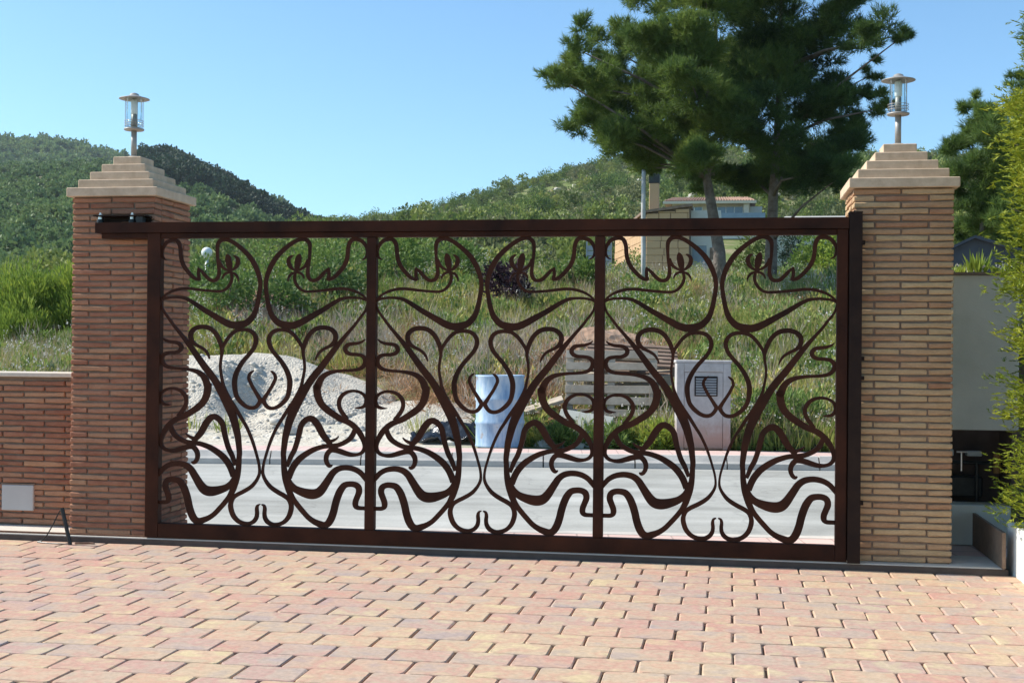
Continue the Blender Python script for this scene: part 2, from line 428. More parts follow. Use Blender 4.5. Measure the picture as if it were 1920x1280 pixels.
def ridge(name, Yk, T_, E_, y0, y1, t0, t1, z0, ns, nt_, bump, seed):
    """a hill whose crest stands Yk away; T_/E_ give the slope of the sight line to the crest"""
    yy = np.concatenate([np.linspace(y0, Yk, ns), Yk+np.array([30, 90, 180.])]); tt = np.linspace(t0, t1, nt_)
    Tm, Ym = np.meshgrid(tt, yy)
    X = Tm*Ym
    r = np.clip((Ym-y0)/(Yk-y0), 0, 1)
    Z = z0 + (Yk*np.interp(Tm, T_, E_)+CAMZ-z0)*r**.85
    Z = np.where(Ym > Yk, Z-(Ym-Yk)*.25, Z) + hnoise(X, Ym, bump*9, seed)*bump*r
    V = np.stack([X, Ym, Z], -1).reshape(-1, 3)
    i = np.arange((len(yy)-1)*nt_).reshape(len(yy)-1, nt_)[:, :-1].ravel()
    o = link(name, np_mesh(name, V, np.stack([i, i+1, i+nt_+1, i+nt_], -1), M['hillsoil'], True))
    tag(o, kind='structure')
    return lambda x, y: z0 + (Yk*np.interp(x/y, T_, E_)+CAMZ-z0)*np.clip((y-y0)/(Yk-y0), 0, 1)**.85 + hnoise(x, y, bump*9, seed)*bump*np.clip((y-y0)/(Yk-y0), 0, 1)
TB = [-1.2, -.62, -.52, -.4575, -.425, -.397, -.36, -.336, -.30, -.2, 0]
EB = [.13, .142, .146, .146, .135, .122, .104, .092, .078, .05, .03]
hB = ridge('wooded_hill', 330, TB, EB, 120, 0, -1.2, -.05, 4, 24, 90, 2.0, 2)
TC = [-1.6, -1, -.72, -.605, -.55, -.51, -.47, -.4, -.3, 0]
EC = [.134, .149, .159, .1675, .1655, .157, .149, .124, .084, .034]
hC = ridge('far_hill', 640, TC, EC, 330, 0, -1.5, -.1, 20, 24, 80, 4.0, 7)

# ------------------------------------------------------------------ road, pavements and kerbs
def strip(name, xs, f0, f1, z, mat, thick=0.1):
    mb = MB()
    v = []; f = []
    for x in xs:
        v += [(x, f0(x), z), (x, f1(x), z), (x, f0(x), z-thick), (x, f1(x), z-thick)]
    for i in range(len(xs)-1):
        a = i*4
        f += [(a, a+4, a+5, a+1), (a, a+2, a+6, a+4), (a+1, a+5, a+7, a+3)]
    mb.add(v, f)
    return tag(mb.build(name, mat), kind='structure')
XS = [-60, -30, -12, -4, 4, 12, 30, 50]
strip('road', XS, lambda x: near_edge(x)-.02 if x < 3 else near_edge(x), lambda x: kerb_line(x)-.005, -.08, M['asphalt'])
def tile_mat(name, c1, c2, joint, sx, sy, rot):
    m, n, out = new_mat(name)
    g = nd(n, 'ShaderNodeNewGeometry')
    mp = nd(n, 'ShaderNodeMapping'); mp.inputs['Rotation'].default_value = (0, 0, rot)
    n.links.new(g.outputs['Position'], mp.inputs['Vector'])
    bk = nd(n, 'ShaderNodeTexBrick', offset=0.0, Scale=1.0); bk.inputs['Brick Width'].default_value = sx; bk.inputs['Row Height'].default_value = sy
    bk.inputs['Mortar Size'].default_value = .006
    bk.inputs['Color1'].default_value = (*c1, 1); bk.inputs['Color2'].default_value = (*c2, 1); bk.inputs['Mortar'].default_value = (*joint, 1)
    n.links.new(mp.outputs[0], bk.inputs['Vector'])
    p = nd(n, 'ShaderNodeBsdfPrincipled', Roughness=.9)
    n.links.new(bk.outputs[0], p.inputs['Base Color']); n.links.new(p.outputs[0], out.inputs[0])
    return m
M['pinktile'] = tile_mat('pink_paving', (.60, .42, .37), (.66, .48, .42), (.42, .31, .27), .2, .2, -.139)
strip('pavement', XS, lambda x: 7.86 if x > -4.05 else 8.1, lambda x: max(near_edge(x), 8.0 if x > -3.5 else 8.12)-.12, .031, M['pinktile'])
strip('kerb', XS, lambda x: max(near_edge(x), 8.0 if x > -3.5 else 8.12)-.118, lambda x: max(near_edge(x), 8.0 if x > -3.5 else 8.12), .033, M['concrete'], .16)
strip('pavement_across', XS, lambda x: kerb_line(x)+.13, walk_back, .062, M['pinktile'])
# far kerb: separate chamfered stones
ax = Vector((1, RD, 0)).normalized(); ay = Vector((-RD, 1, 0)).normalized()
kroot = empty('far_kerb', (0, kerb_line(0), -.08)); tag(kroot, kind='structure')
def kerbstone(seed):
    r = random.Random(seed); mb = MB(); L = .985
    pr = [(0, -.06), (0.004, .062), (.03, .085), (.075, .146), (.13, .148), (.13, -.06)]
    v = [(x, p+r.uniform(-.002, .002), q) for x in (0, L*.5, L) for p, q in pr]
    n_ = len(pr)
    f = [(i*n_+k, (i+1)*n_+k, (i+1)*n_+(k+1) % n_, i*n_+(k+1) % n_) for i in range(2) for k in range(n_)]
    f += [tuple(range(n_)), tuple(range(3*n_-1, 2*n_-1, -1))]
    return mb.add(v, f).mesh('kerb_stone', M['concrete'])
km = [kerbstone(i) for i in range(4)]
for i in range(-16, 9):
    o = link('kerb_stone', km[i % 4], kroot)
    p = ax*(i*1.0)
    o.location = (p.x, p.y, rnd.uniform(-.003, .003)); o.rotation_euler = (0, 0, math.atan(RD))

# ------------------------------------------------------------------ driveway of single pavers
PX, PY = .243, .193
drive = link('driveway', MB().box(-9, 6, -4, 7.45, -.12, -.016).mesh('driveway', M['bed'])); tag(drive, kind='structure')
def paver_geo(seed):
    r = random.Random(seed)
    a, b = (PX-.0065)/2, (PY-.003)/2
    c = .017
    def ring(ins, z, jit=0.0):
        A, B, C = a-ins, b-ins*.55, c
        pts = [(-A+C, -B), (A-C, -B), (A-C*.3, -B+C*.3), (A, -B+C), (A, B-C), (A-C*.3, B-C*.3), (A-C, B), (-A+C, B), (-A+C*.3, B-C*.3), (-A, B-C), (-A, -B+C), (-A+C*.3, -B+C*.3)]
        return [(x+r.uniform(-jit, jit), y+r.uniform(-jit, jit)*.5, z+r.uniform(-jit, jit)*.6) for x, y in pts]
    v = ring(.0050, 0, .0016)+ring(.0, -.0045, .0018)+ring(0, -.04)
    f = [tuple(range(12))]
    for k in range(2):
        f += [((k+1)*12+i, (k+1)*12+(i+1) % 12, k*12+(i+1) % 12, k*12+i) for i in range(12)]
    return v, f
PG = [paver_geo(i) for i in range(8)]
PMESH = [MB().add(*g).mesh('paver', M['paver']) for g in PG]
cells = []
ry = 5.965
for j in range(-19, 9):
    yc = ry + j*PY
    if yc+PY/2 > 7.456: continue
    ph = -.459+PX/2 + (0 if j % 2 == 0 else PX/2)
    for i in range(-27, 17):
        xc = ph+i*PX
        if -6.6 < xc < 3.4: cells.append((xc, yc))
def vis(x, y):
    d = Vector((x, y, -CAMZ)); z = d.dot(fw)
    if z < .5: return 0
    px = 960+2427.7*d.dot(r2)/z; py = 640-2427.7*d.dot(u2)/z
    return 1/z if (-70 < px < 1990 and py < 1310) else 0
cells.sort(key=lambda c: -vis(*c))
joined = MB()
for k, (x, y) in enumerate(cells):
    z = rnd.uniform(-.0022, .0016)
    if k < 300 and vis(x, y) > 0:
        o = link('paver', PMESH[rnd.randrange(8)], drive)
        o.location = (x+rnd.uniform(-.0015, .0015), y+rnd.uniform(-.001, .001), z)
        o.rotation_euler = (rnd.uniform(-.006, .006), rnd.uniform(-.006, .006), rnd.choice((0, math.pi))+rnd.uniform(-.006, .006))
    else:
        v, f = PG[rnd.randrange(8)]
        a1, a2 = rnd.uniform(-.006, .006), rnd.uniform(-.006, .006)
        joined.add([(p[0]+x, p[1]+y, p[2]+z+p[1]*a1+p[0]*a2) for p in v], f)
tag(joined.build('paver_field', M['paver_j'], drive), kind='stuff')

# raised strip that carries the gate, wall and pillars
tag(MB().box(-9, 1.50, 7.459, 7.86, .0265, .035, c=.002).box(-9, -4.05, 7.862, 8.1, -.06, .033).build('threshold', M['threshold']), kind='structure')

tag(MB().box(-9, 1.52, 7.455, 7.859, -.06, .0262).build('threshold_shaded_riser', M['edging']), kind='structure')  # lower part of the strip, shade of its riser put into the colour
# ------------------------------------------------------------------ brickwork
BCACHE = {}
def brick_geo(L, D, H, var):
    key = (round(L, 3), round(D, 3), var)
    if key in BCACHE: return BCACHE[key]
    r = random.Random(hash(key) & 0xffff)
    c = .0045
    prof = [(D, 0), (D, H), (c, H), (0, H-c*1.2), (0, c*1.2), (c, 0)]
    xs_ = [0, .005, L*.33, L*.68, L-.005, L] if L > .15 else [0, .005, L-.005, L]
    v = []
    for i, x in enumerate(xs_):
        e = .004 if i in (0, len(xs_)-1) else 0
        j1, j2 = r.uniform(-.005, .003), r.uniform(-.0035, .0030)
        for k, (y, z) in enumerate(prof):
            yy, zz = y, z
            if k >= 2: yy += j1+e
            if k in (1, 2, 3): zz += j2-e*.6
            if k in (4, 5): zz += r.uniform(-.0028, .0026)+e*.6
            v.append((x, yy, zz))
    n = 6
    f = [(i*n+k, i*n+(k+1) % n, (i+1)*n+(k+1) % n, (i+1)*n+k) for i in range(len(xs_)-1) for k in range(n)]
    f += [tuple(range(n-1, -1, -1)), tuple((len(xs_)-1)*n+k for k in range(n))]
    BCACHE[key] = (v, f)
    return BCACHE[key]
MCACHE = {}
def brick_obj(L, D, H, mat, parent, loc, rz):
    var = rnd.randrange(5)
    key = (round(L, 3), round(D, 3), var, mat.name)
    if key not in MCACHE:
        MCACHE[key] = MB().add(*brick_geo(L, D, H, var)).mesh('brick', mat)
    o = link('brick', MCACHE[key], parent)
    o.location = (loc[0], loc[1], loc[2]+rnd.uniform(-.0012, .0012)); o.rotation_euler = (rnd.uniform(-.04, .04), rnd.uniform(-.005, .005), rz+rnd.uniform(-.007, .007))
    return o
def brick_join(mb, L, D, H, loc, rz):
    v, f = brick_geo(L, D, H, rnd.randrange(5))
    c, s = math.cos(rz), math.sin(rz)
    mb.add([(loc[0]+p[0]*c-p[1]*s, loc[1]+p[0]*s+p[1]*c, loc[2]+p[2]) for p in v], f)

def courses(length, j, J=.010, full=.292):
    """bricks of one course as (start, length)"""
    cuts = [0, .115, .409, length] if j % 2 == 0 else [0, .259, length]
    if length > .7 or length < .5:
        off = (.03 if j % 2 else .03-full/2); cuts = [0]; x = off
        while x < length-.05:
            if x > .05: cuts.append(x)
            x += full
        cuts.append(length)
    return [(a+(J/2 if a > 0 else 0), b-a-(J/2 if a > 0 else 0)-(J/2 if b < length else 0)) for a, b in zip(cuts, cuts[1:])]

PW, PYF, PZ0, PZ1 = .544, 7.53, .035, 2.1356
CH, BH = .0375, .0285
def pillar(x0, label, seen_right, mat, matj):
    root = empty('gate_pillar', (x0+PW/2, PYF+PW/2, PZ0))
    tag(root, label, 'pillar', 'brick gate pillars')
    h = PW/2; ht = PZ1-PZ0; D = .10
    MB().box(-h+.010, h-.010, -h+.010, h-.010, 0, ht-.001).build('mortar_core', M['mortar'], root)
    jn = MB()
    ncr = int(ht/CH)
    for j in range(ncr):
        z = .004+j*CH
        for a, L in courses(PW, j):
            brick_obj(L, D, BH, mat, root, (-h+a+rnd.uniform(-.001, .001), -h+rnd.uniform(-.003, .002), z), 0)
            brick_join(jn, L, D, BH, (h-a, h, z), math.pi)
        for a, L in courses(PW-2*D-.008, j+1):
            # sides: between the front and back bricks
            for sgn in (1, -1):
                loc = (h+rnd.uniform(-.002, .003), -h+D+.004+a, z) if sgn == 1 else (-h+rnd.uniform(-.003, .002), h-D-.004-a, z)
                rz = math.pi/2 if sgn == 1 else -math.pi/2
                if (sgn == 1) == seen_right: brick_obj(L, D, BH, mat, root, loc, rz)
                else: brick_join(jn, L, D, BH, loc, rz)
    tag(jn.build('brick_courses', matj, root), kind='stuff')
    z = ht
    s = .3008
    MB().box(-s, s, -s, s, z, z+.056, c=.004).build('cap_slab', M['cast'], root)
    z += .056
    for s in (.250, .198, .146, .094):
        MB().box(-s, s, -s, s, z-.002, z+.055, c=.004).build('cap_step', M['cast'], root)
        z += .055
    return root, z+PZ0
pl, ztop = pillar(-4.057, 'reddish brown brick gate pillar carrying the roller bracket, beside the low brick wall', True, M['brick'], M['brick_j'])
pr, _ = pillar(.689, 'buff brick gate pillar beside the white rendered wall and the steel closing post', False, M['brick2'], M['brick2_j'])

def lamp(x, y, z, label):
    root = empty('pillar_lamp', (x, y, z)); tag(root, label, 'lamp', 'stainless lamps on the pillars')
    MB().lathe([(.0, 0), (.045, 0), (.045, .006), (.03, .014), (.0, .015)]).build('base_plate', M['inox'], root, True)
    U = (0, 0, .028)
    MB().lathe([(.018, .012), (.018, .180)]).build('post', M['inox'], root, True)
    MB().lathe([(.012, .15), (.060, .152), (.064, .156), (.064, .162), (.03, .172), (.012, .172)], U, n=28).build('tray', M['inox'], root, True)
    for k in range(3):
        zz = .182+.015*k
        MB().lathe([(.0575, zz), (.060, zz), (.060, zz+.0028), (.0575, zz+.0028)], U, n=28, closed=True).build('guard_ring', M['inox'], root, True)
    for k in range(4):
        a = math.pi/4+k*math.pi/2
        MB().tube([(.058*math.cos(a), .058*math.sin(a), .186), (.058*math.cos(a), .058*math.sin(a), .390)], .0019, 6).build('rod', M['inox'], root)
    MB().lathe([(.050, .164), (.050, .362), (.0475, .362), (.0475, .164)], U, n=28, closed=True).build('glass_cylinder', M['glass'], root, True)
    MB().lathe([(.018, .165), (.018, .255), (.012, .258)], U).build('lamp_holder', M['inox'], root, True)
    MB().lathe([(.014, .256), (.021, .266), (.022, .34), (.014, .352)], U).build('bulb', M['lampwhite'], root, True)
    MB().lathe([(.0, .357), (.055, .358), (.094, .352), (.097, .3535), (.095, .357), (.055, .368), (.03, .378), (.026, .387), (.010, .394), (.0, .395)], U, n=32).build('cap', M['inox'], root, True)
    return root
lamp(-4.057+PW/2, PYF+PW/2, ztop, 'round stainless lamp with clear glass on the pillar beside the low brick wall')
lamp(.689+PW/2, PYF+PW/2, ztop, 'round stainless lamp with clear glass on the pillar beside the white rendered wall')

# low wall left of the pillar
wall = empty('garden_wall', (-4.06, 7.80, .035)); tag(wall, 'low reddish brown brick wall with pale coping and a blank cover plate', 'wall')
WL = 3.4; WT = .26; WH = .965
MB().box(-WL, -.004, .012, WT-.012, 0, WH).build('mortar_core', M['mortar'], wall)
jn = MB()
for j in range(int((WH)/CH)):
    z = .012+j*CH
    if z+BH > WH: continue
    for a, L in courses(WL-.006, j):
        x = -a-L-.003
        if x > -1.35:
            if -.62 < x+L/2 < -.38 and .10 < z < .26 and L < .1: continue
            brick_obj(L, .1, BH, M['brick'], wall, (x, rnd.uniform(-.003, .002), z), 0)
        else: brick_join(jn, L, .1, BH, (x, rnd.uniform(-.003, .002), z), 0)
        brick_join(jn, L, .1, BH, (x+L, WT, z), math.pi)
tag(jn.build('brick_courses', M['brick_j'], wall), kind='stuff')
MB().box(-WL, -.002, -.022, WT+.022, WH+.001, WH+.030, c=.004).build('coping', M['coping'], wall)
MB().box(-.613, -.389, -.014, .02, .097, .262, c=.004).build('cover_plate', M['grey_plate'], wall)
MB().box(-.618, -.384, -.008, .02, .262, .272).build('cover_plate_frame', M['mortar'], wall)
# ------------------------------------------------------------------ the sliding gate
GY, GZB, GX0, PNW, MUL, OPH = 7.45, .128, -3.4353, 1.3046, .0575, 1.74
gate = empty('sliding_gate', (GX0+1.5*PNW+MUL, 7.48, .04))
tag(gate, 'dark brown steel sliding gate with cut-out scrollwork in three panels', 'gate')
gl = Vector(gate.location)
def gpart(name, mb, mat=None, parent=None, smooth=False):
    mb.v = [(x-gl.x, y-gl.y, z-gl.z) for x, y, z in mb.v]
    return mb.build(name, mat or M['steel'], parent or gate, smooth)
GT = GZB+OPH
x3 = GX0+3*PNW+2*MUL
gpart('stile', MB().box(-3.520, GX0, GY, GY+.06, .0415, GT+.034, c=.003))
gpart('stile', MB().box(x3, .655, GY, GY+.06, .0415, GT+.034, c=.003))
for k in (1, 2):
    a = GX0+k*PNW+(k-1)*MUL
    gpart('mullion', MB().box(a, a+MUL, GY+.002, GY+.058, GZB+.001, GT-.001, c=.003))
gpart('bottom_rail', MB().box(GX0+.001, x3-.001, GY+.001, GY+.059, .0425, GZB, c=.003))
gpart('top_rail', MB().box(GX0+.001, x3-.001, GY+.006, GY+.056, GT, GT+.033, c=.003).box(-3.825, -3.521, GY+.006, GY+.056, GT, GT+.033, c=.003))
# guide channel on top, open upwards
gpart('guide_channel', MB().box(-3.858, .655, GY-.012, GY-.006, GT+.0335, GT+.097).box(-3.858, .655, GY+.066, GY+.072, GT+.0335, GT+.097).box(-3.857, .654, GY-.0055, GY+.0655, GT+.0345, GT+.040))
for xw in (-2.9, -.12):
    gpart('wheel', MB().tube([(xw, GY+.018, .066), (xw, GY+.042, .066)], .028, 16), M['darksteel'], smooth=False)

SCROLLS = {
  'hook': [(34,1607,6),(17,1615,11),(5,1635,16),(2,1661,19),(12,1690,21),(33,1716,23),(63,1728,24),(92,1728,24),(110,1712,25),(120,1680,24),(123,1640,24),(130,1605,25),(146,1569,25),(171,1537,24),(200,1508,23),(224,1493,21),(247,1488,18)],
  'spur': [(248,1484,18),(240,1510,19),(239,1533,19),(240,1555,14),(243,1561,6)],
  'heart': [(240,1557,10),(266,1533,20),(289,1508,22),(313,1488,22),(338,1483,21),(358,1492,22),(370,1517,23),(371,1549,20),(365,1588,18),(361,1628,18),(359,1667,20),(362,1703,24),(380,1726,25),(408,1732,25),(436,1726,24),(468,1710,25),(505,1684,26),(541,1653,28),(574,1617,30),(602,1572,31),(622,1525,28),(634,1478,26),(634,1439,25),(626,1384,26),(616,1333,28),(601,1286,32),(581,1255,36),(549,1227,40),(501,1213,46),(461,1213,44),(421,1226,42),(372,1252,38),(324,1279,34),(279,1304,31),(234,1332,28),(193,1357,24),(152,1375,20),(103,1381,16),(54,1379,15),(18,1371,15),(-3,1359,12)],
  'stem': [(-2,1357,11),(11,1379,13),(38,1401,14),(78,1420,17),(127,1432,18),(176,1434,18),(225,1429,18),(278,1423,16),(330,1419,16),(375,1417,16),(407,1425,16),(431,1445,18),(449,1474,18),(454,1502,18),(449,1525,16),(444,1543,15)],
  'bud': [(422,1644,6),(426,1630,29),(431,1608,39),(436,1580,38),(440,1557,28),(443,1539,16)],
  'petal_a': [(445,1539,10),(418,1549,14),(393,1565,18),(379,1584,20),(375,1602,14),(376,1612,5)],
  'petal_b': [(443,1540,10),(466,1553,16),(484,1572,24),(492,1596,25),(489,1616,21),(475,1629,14),(463,1633,6)],
  'sepal_a': [(445,1533,12),(422,1529,15),(404,1517,13),(396,1502,9),(394,1493,4)],
  'sepal_b': [(446,1533,12),(470,1525,15),(484,1512,14),(493,1494,9),(494,1477,4)],
  'diagonal': [(-3,1359,12),(2,1331,11),(14,1299,13),(43,1260,15),(80,1212,17),(118,1169,20),(155,1126,25),(188,1086,31),(221,1043,35),(253,1000,38),(286,957,40),(319,918,42),(346,883,42),(364,856,43),(389,813,45),(417,766,50),(442,719,52),(462,676,50),(479,629,46),(491,583,42),(502,536,38),(508,489,34),(513,442,31),(511,410,30),(509,363,32),(504,324,36),(496,284,38),(484,245,38),(471,209,36),(451,173,30),(423,137,29),(391,101,29),(355,64,29),(319,40,32),(283,25,38),(255,18,40),(230,29,42),(210,60,44),(195,103,43),(185,146,43),(172,189,43),(155,228,42),(131,259,38),(102,268,34),(69,267,34),(45,253,36),(39,225,36),(50,193,34),(60,166,34),(60,142,32),(46,129,25),(18,127,23),(-19,127,23)],
  'serpent': [(10,1134,5),(28,1119,14),(57,1109,19),(94,1105,21),(118,1098,24),(133,1078,26),(125,1056,24),(98,1044,22),(62,1042,21),(29,1035,23),(11,1017,26),(9,994,26),(22,970,24),(50,954,21),(95,947,18),(148,944,18),(197,938,22),(238,927,28),(271,906,34),(291,878,40),(303,847,44),(307,847,45),(304,807,44),(292,768,42),(272,736,40),(240,708,40),(204,684,38),(163,659,36),(123,643,34),(90,626,34),(62,602,34),(38,574,33),(18,538,29),(8,506,25),(10,478,23),(27,456,21),(55,445,20),(92,444,26),(129,453,30),(161,463,32),(194,470,32),(218,467,30),(237,447,29),(245,424,28),(243,400,26),(232,380,24),(219,373,20),(207,380,7)],
  'curl': [(71,724,4),(40,724,16),(14,734,20),(1,759,20),(7,791,18),(31,813,17),(68,824,17),(109,820,19),(142,803,22),(164,774,24),(169,742,23),(159,710,24),(139,682,24),(115,654,20)],
  'tendril': [(66,602,24),(81,563,30),(103,535,29),(136,514,28),(173,499,28),(210,494,28),(250,491,28),(287,482,29),(327,467,32),(368,444,35),(404,418,37),(425,397,38),(447,368,38),(464,335,38),(478,296,36)],
  'bowl': [(486,300,24),(468,260,34),(438,232,40),(398,215,48),(354,204,57),(318,203,59),(289,214,56),(265,239,50),(244,270,45),(224,301,42),(203,332,39),(174,355,36),(138,365,33),(101,365,32),(64,356,31),(32,338,30),(8,313,29),(-21,277,26)],
  'arch': [(218,502,24),(242,530,34),(266,558,38),(286,594,40),(306,626,40),(330,650,38),(354,655,36),(382,639,34),(403,612,32),(413,573,32),(421,538,30),(432,499,29),(446,460,29),(465,425,28),(479,390,24),(489,363,20)],
  'thorn': [(168,552,4),(181,539,11),(201,527,18),(234,516,24)],
  'loop_a': [(316,1005,5),(308,1028,12),(289,1056,16),(261,1075,18),(228,1091,20),(204,1110,26),(193,1138,28),(197,1166,28),(219,1189,27),(251,1200,27),(288,1200,28),(320,1190,27),(349,1167,26),(371,1135,26),(386,1100,25),(394,1069,20),(394,1037,16),(388,998,14),(385,958,14),(390,919,14),(397,884,15),(404,852,17),(425,805,18),(454,755,19),(482,714,20),(506,677,20),(531,638,18),(555,600,17),(580,549,16),(596,510,16),(612,464,14),(625,421,13),(634,390,13),(640,359,13),(642,331,14),(639,308,16),(626,280,18),(602,248,22),(575,226,24),(539,205,25),(507,189,25),(479,170,25),(465,146,26),(460,119,28),(466,87,28),(480,56,27),(505,30,25),(537,15,25),(573,12,24),(605,25,25),(624,49,24),(629,77,22),(627,104,20),(632,124,14),(647,132,6)],
  'loop_b': [(394,1053,15),(402,1084,18),(422,1116,19),(450,1152,21),(486,1179,22),(526,1186,22),(566,1182,23),(594,1165,24),(610,1137,25),(610,1106,25),(595,1070,23),(567,1035,23),(535,999,24),(508,960,26),(488,920,28),(478,881,29),(478,845,29),(483,810,26),(493,779,25),(518,748,25),(550,723,23),(582,712,22),(610,716,22),(630,734,22),(642,758,24),(633,777,22),(613,808,19),(593,839,18),(577,870,18),(568,894,17),(574,917,16),(588,931,12),(598,938,5)],
}

def catmull(P, sub=5):
    P = np.array(P, float); out = []
    for i in range(len(P)-1):
        p0, p1, p2, p3 = P[max(i-1, 0)], P[i], P[i+1], P[min(i+2, len(P)-1)]
        for k in range(sub):
            t = k/sub
            out.append(.5*((2*p1)+(-p0+p2)*t+(2*p0-5*p1+4*p2-p3)*t*t+(-p0+3*p1-3*p2+p3)*t**3))
    out.append(P[-1])
    return np.array(out)
def ribbon(pts, thick, mirror):
    C = catmull(pts)/1000.0
    d = np.gradient(C[:, :2], axis=0); d /= np.linalg.norm(d, axis=1)[:, None]+1e-9
    nrm = np.stack([-d[:, 1], d[:, 0]], 1)
    hw = np.maximum(C[:, 2:3]/2, .0015)
    Lp, Rp = C[:, :2]+nrm*hw, C[:, :2]-nrm*hw
    Lp[:, 0] = np.clip(Lp[:, 0], -.006, PNW/2+.004); Rp[:, 0] = np.clip(Rp[:, 0], -.006, PNW/2+.004)
    Lp[:, 1] = np.clip(Lp[:, 1], -.004, OPH+.004); Rp[:, 1] = np.clip(Rp[:, 1], -.004, OPH+.004)
    if mirror:
        Lp[:, 0] = PNW-Lp[:, 0]; Rp[:, 0] = PNW-Rp[:, 0]
    n = len(C); h = thick/2; v = []
    for i in range(n):
        v += [(Lp[i, 0], -h, Lp[i, 1]), (Rp[i, 0], -h, Rp[i, 1]), (Rp[i, 0], h, Rp[i, 1]), (Lp[i, 0], h, Lp[i, 1])]
    f = []
    for i in range(n-1):
        a, b = i*4, i*4+4
        for k in range(4):
            q = (a+k, a+(k+1) % 4, b+(k+1) % 4, b+k)
            f.append(q if mirror else q[::-1])
    f += [(0, 1, 2, 3), (4*n-1, 4*n-2, 4*n-3, 4*n-4)]
    return MB().add(v, f)
NAMES = {'bud': 'flower_bud', 'petal_a': 'petal', 'petal_b': 'petal', 'sepal_a': 'sepal', 'sepal_b': 'sepal', 'stem': 'flower_stem'}
SM = {}
for pnl in range(3):
    for mir in (0, 1):
        stem = None
        for i, (nm, pts) in enumerate(SCROLLS.items()):
            key = (nm, mir)
            if key not in SM:
                SM[key] = ribbon(pts, .0100+.0005*i+.0002*mir, mir).mesh('scroll', M['steel'])
            name = NAMES.get(nm, 'scroll')
            if nm in ('bud', 'petal_a', 'petal_b', 'sepal_a', 'sepal_b'):
                o = link(name, SM[key], stem)
            else:
                o = link(name, SM[key], gate)
                o.location = (GX0+pnl*(PNW+MUL)-gl.x, 7.474-gl.y, GZB-gl.z)
            if nm == 'stem': stem = o

# track on the threshold
tag(MB().box(-8.9, .66, GY+.021, GY+.039, .0352, .046).build('gate_track', M['track']), 'thin steel floor track under the sliding gate', 'track')
# closing post
post = empty('closing_post', (.693, 7.48, .035)); tag(post, 'dark steel channel post the gate closes into, fixed to the buff brick pillar', 'post')
MB().box(.659-.693, .729-.693, -.045, -.039, 0, 1.955).box(.723-.693, .729-.693, -.0385, .043, .0, 1.955).box(.659-.693, .729-.693, .0435, .0485, 0, 1.955).build('channel', M['darksteel'], post)
MB().box(.657-.693, .731-.693, -.047, .0505, 1.9555, 1.9605).build('end_cap', M['darksteel'], post)
for zz in (.32, 1.02, 1.13, 1.78):
    MB().box(.0365, .056, -.0, .049, zz, zz+.022, c=.002).build('fixing_lug', M['darksteel'], post)
# roller bracket on the pillar
rb = empty('roller_bracket', (-3.72, 7.53, 2.0)); tag(rb, 'black steel guide bracket with zinc bolts holding the gate rollers on the brick pillar', 'bracket')
MB().box(-.155, .19, -.085, .0, .005, .013).build('plate', M['darksteel'], rb)
MB().box(-.155, .19, -.006, -.0005, -.05, .0045).build('wall_flange', M['darksteel'], rb)
for xx in (-.125, .085):
    r_ = MB().lathe([(.0, -.050), (.020, -.050), (.022, -.046), (.022, -.016), (.020, -.012), (.0, -.012)], (xx, -.05, 0), 18).build('roller', M['black'], rb, True)
    MB().lathe([(.0, .0131), (.011, .0131), (.011, .020), (.006, .021), (.006, .030), (.0, .030)], (xx, -.05, 0), 6).build('nut', M['zinc'], rb)
    MB().lathe([(.0, -.0119), (.014, -.0119), (.014, .004), (.0, .004)], (xx, -.05, 0), 12).build('washer_stack', M['zinc'], rb)
MB().box(.12, .165, -.075, -.03, -.055, .0042, c=.003).build('end_stop', M['black'], rb)

# short bar with its wire
bar = empty('ground_bar', (-3.93, 7.31, 0)); tag(bar, 'short dark metal bar standing tilted on the pavers with a thin wire tied to it', 'bar')
MB().tube([(0, 0, .001), (-.058, -.0, .222)], .0125, 10).build('rod', M['black'], bar)
MB().tube([(-.058, 0, .215), (-.075, .002, .20), (-.12, .012, .12), (-.165, .02, .05), (-.205, .03, .012), (-.235, .034, .005)], .0042, 6).build('wire', M['black'], bar)
MB().tube([(-.235, .034, .005), (-.16, .014, .0045), (-.08, .0, .005), (-.013, -.006, .006)], .0035, 6).build('wire', M['black'], bar)
MB().tube([(.014, .03, .006), (.06, .04, .007), (.10, .05, .008), (.13, .05, .006)], .0065, 6).build('rusty_hook', M['track'], bar)

# ------------------------------------------------------------------ right-hand corner: utility niche, planter
uw = empty('utility_wall', (1.6, 8.3, .035)); tag(uw, 'white rendered wall with a dark open niche for pipes and valves', 'wall')
MB().box(-.6, .145, 0, .2, .705, 1.655, c=.004).build('upper_panel', M['plaster'], uw)
MB().box(-.6, .105, 0, .2, 0, .245, c=.004).build('lower_panel', M['plaster'], uw)
MB().box(-.6, .4, .36, .42, 0, 1.2).build('niche_back', M['edging'], uw)  # back and side coloured dark to stand in for the shade of the recess
MB().box(.105, .145, -.001, .36, 0, .704).build('niche_side', M['edging'], uw)
MB().box(-.62, -.37, -.22, .42, 0, 1.5).build('sun_block_panel', M['concrete'], uw)  # added panel, unseen behind the pillar, blocks the sun from the niche
MB().box(-.6, .145, -.012, .21, 1.656, 1.672).build('coping', M['mortar'], uw)
MB().tube([(-.4, .2, .49), (.09, .2, .49)], .012, 8).tube([(-.06, .2, .49), (-.06, .2, .25)], .012, 8).build('pipe', M['black'], uw)
MB().tube([(-.16, .16, .56), (-.16, .16, .44)], .007, 8).tube([(-.19, .155, .56), (-.13, .155, .56)], .007, 8).build('valve', M['zinc'], uw)
MB().tube([(.055, .17, .55), (.055, .17, .43)], .022, 10).build('brass_fitting', simple_mat('brass', (.35, .18, .06), (.45, .25, .08), 20, .5, 0), uw)
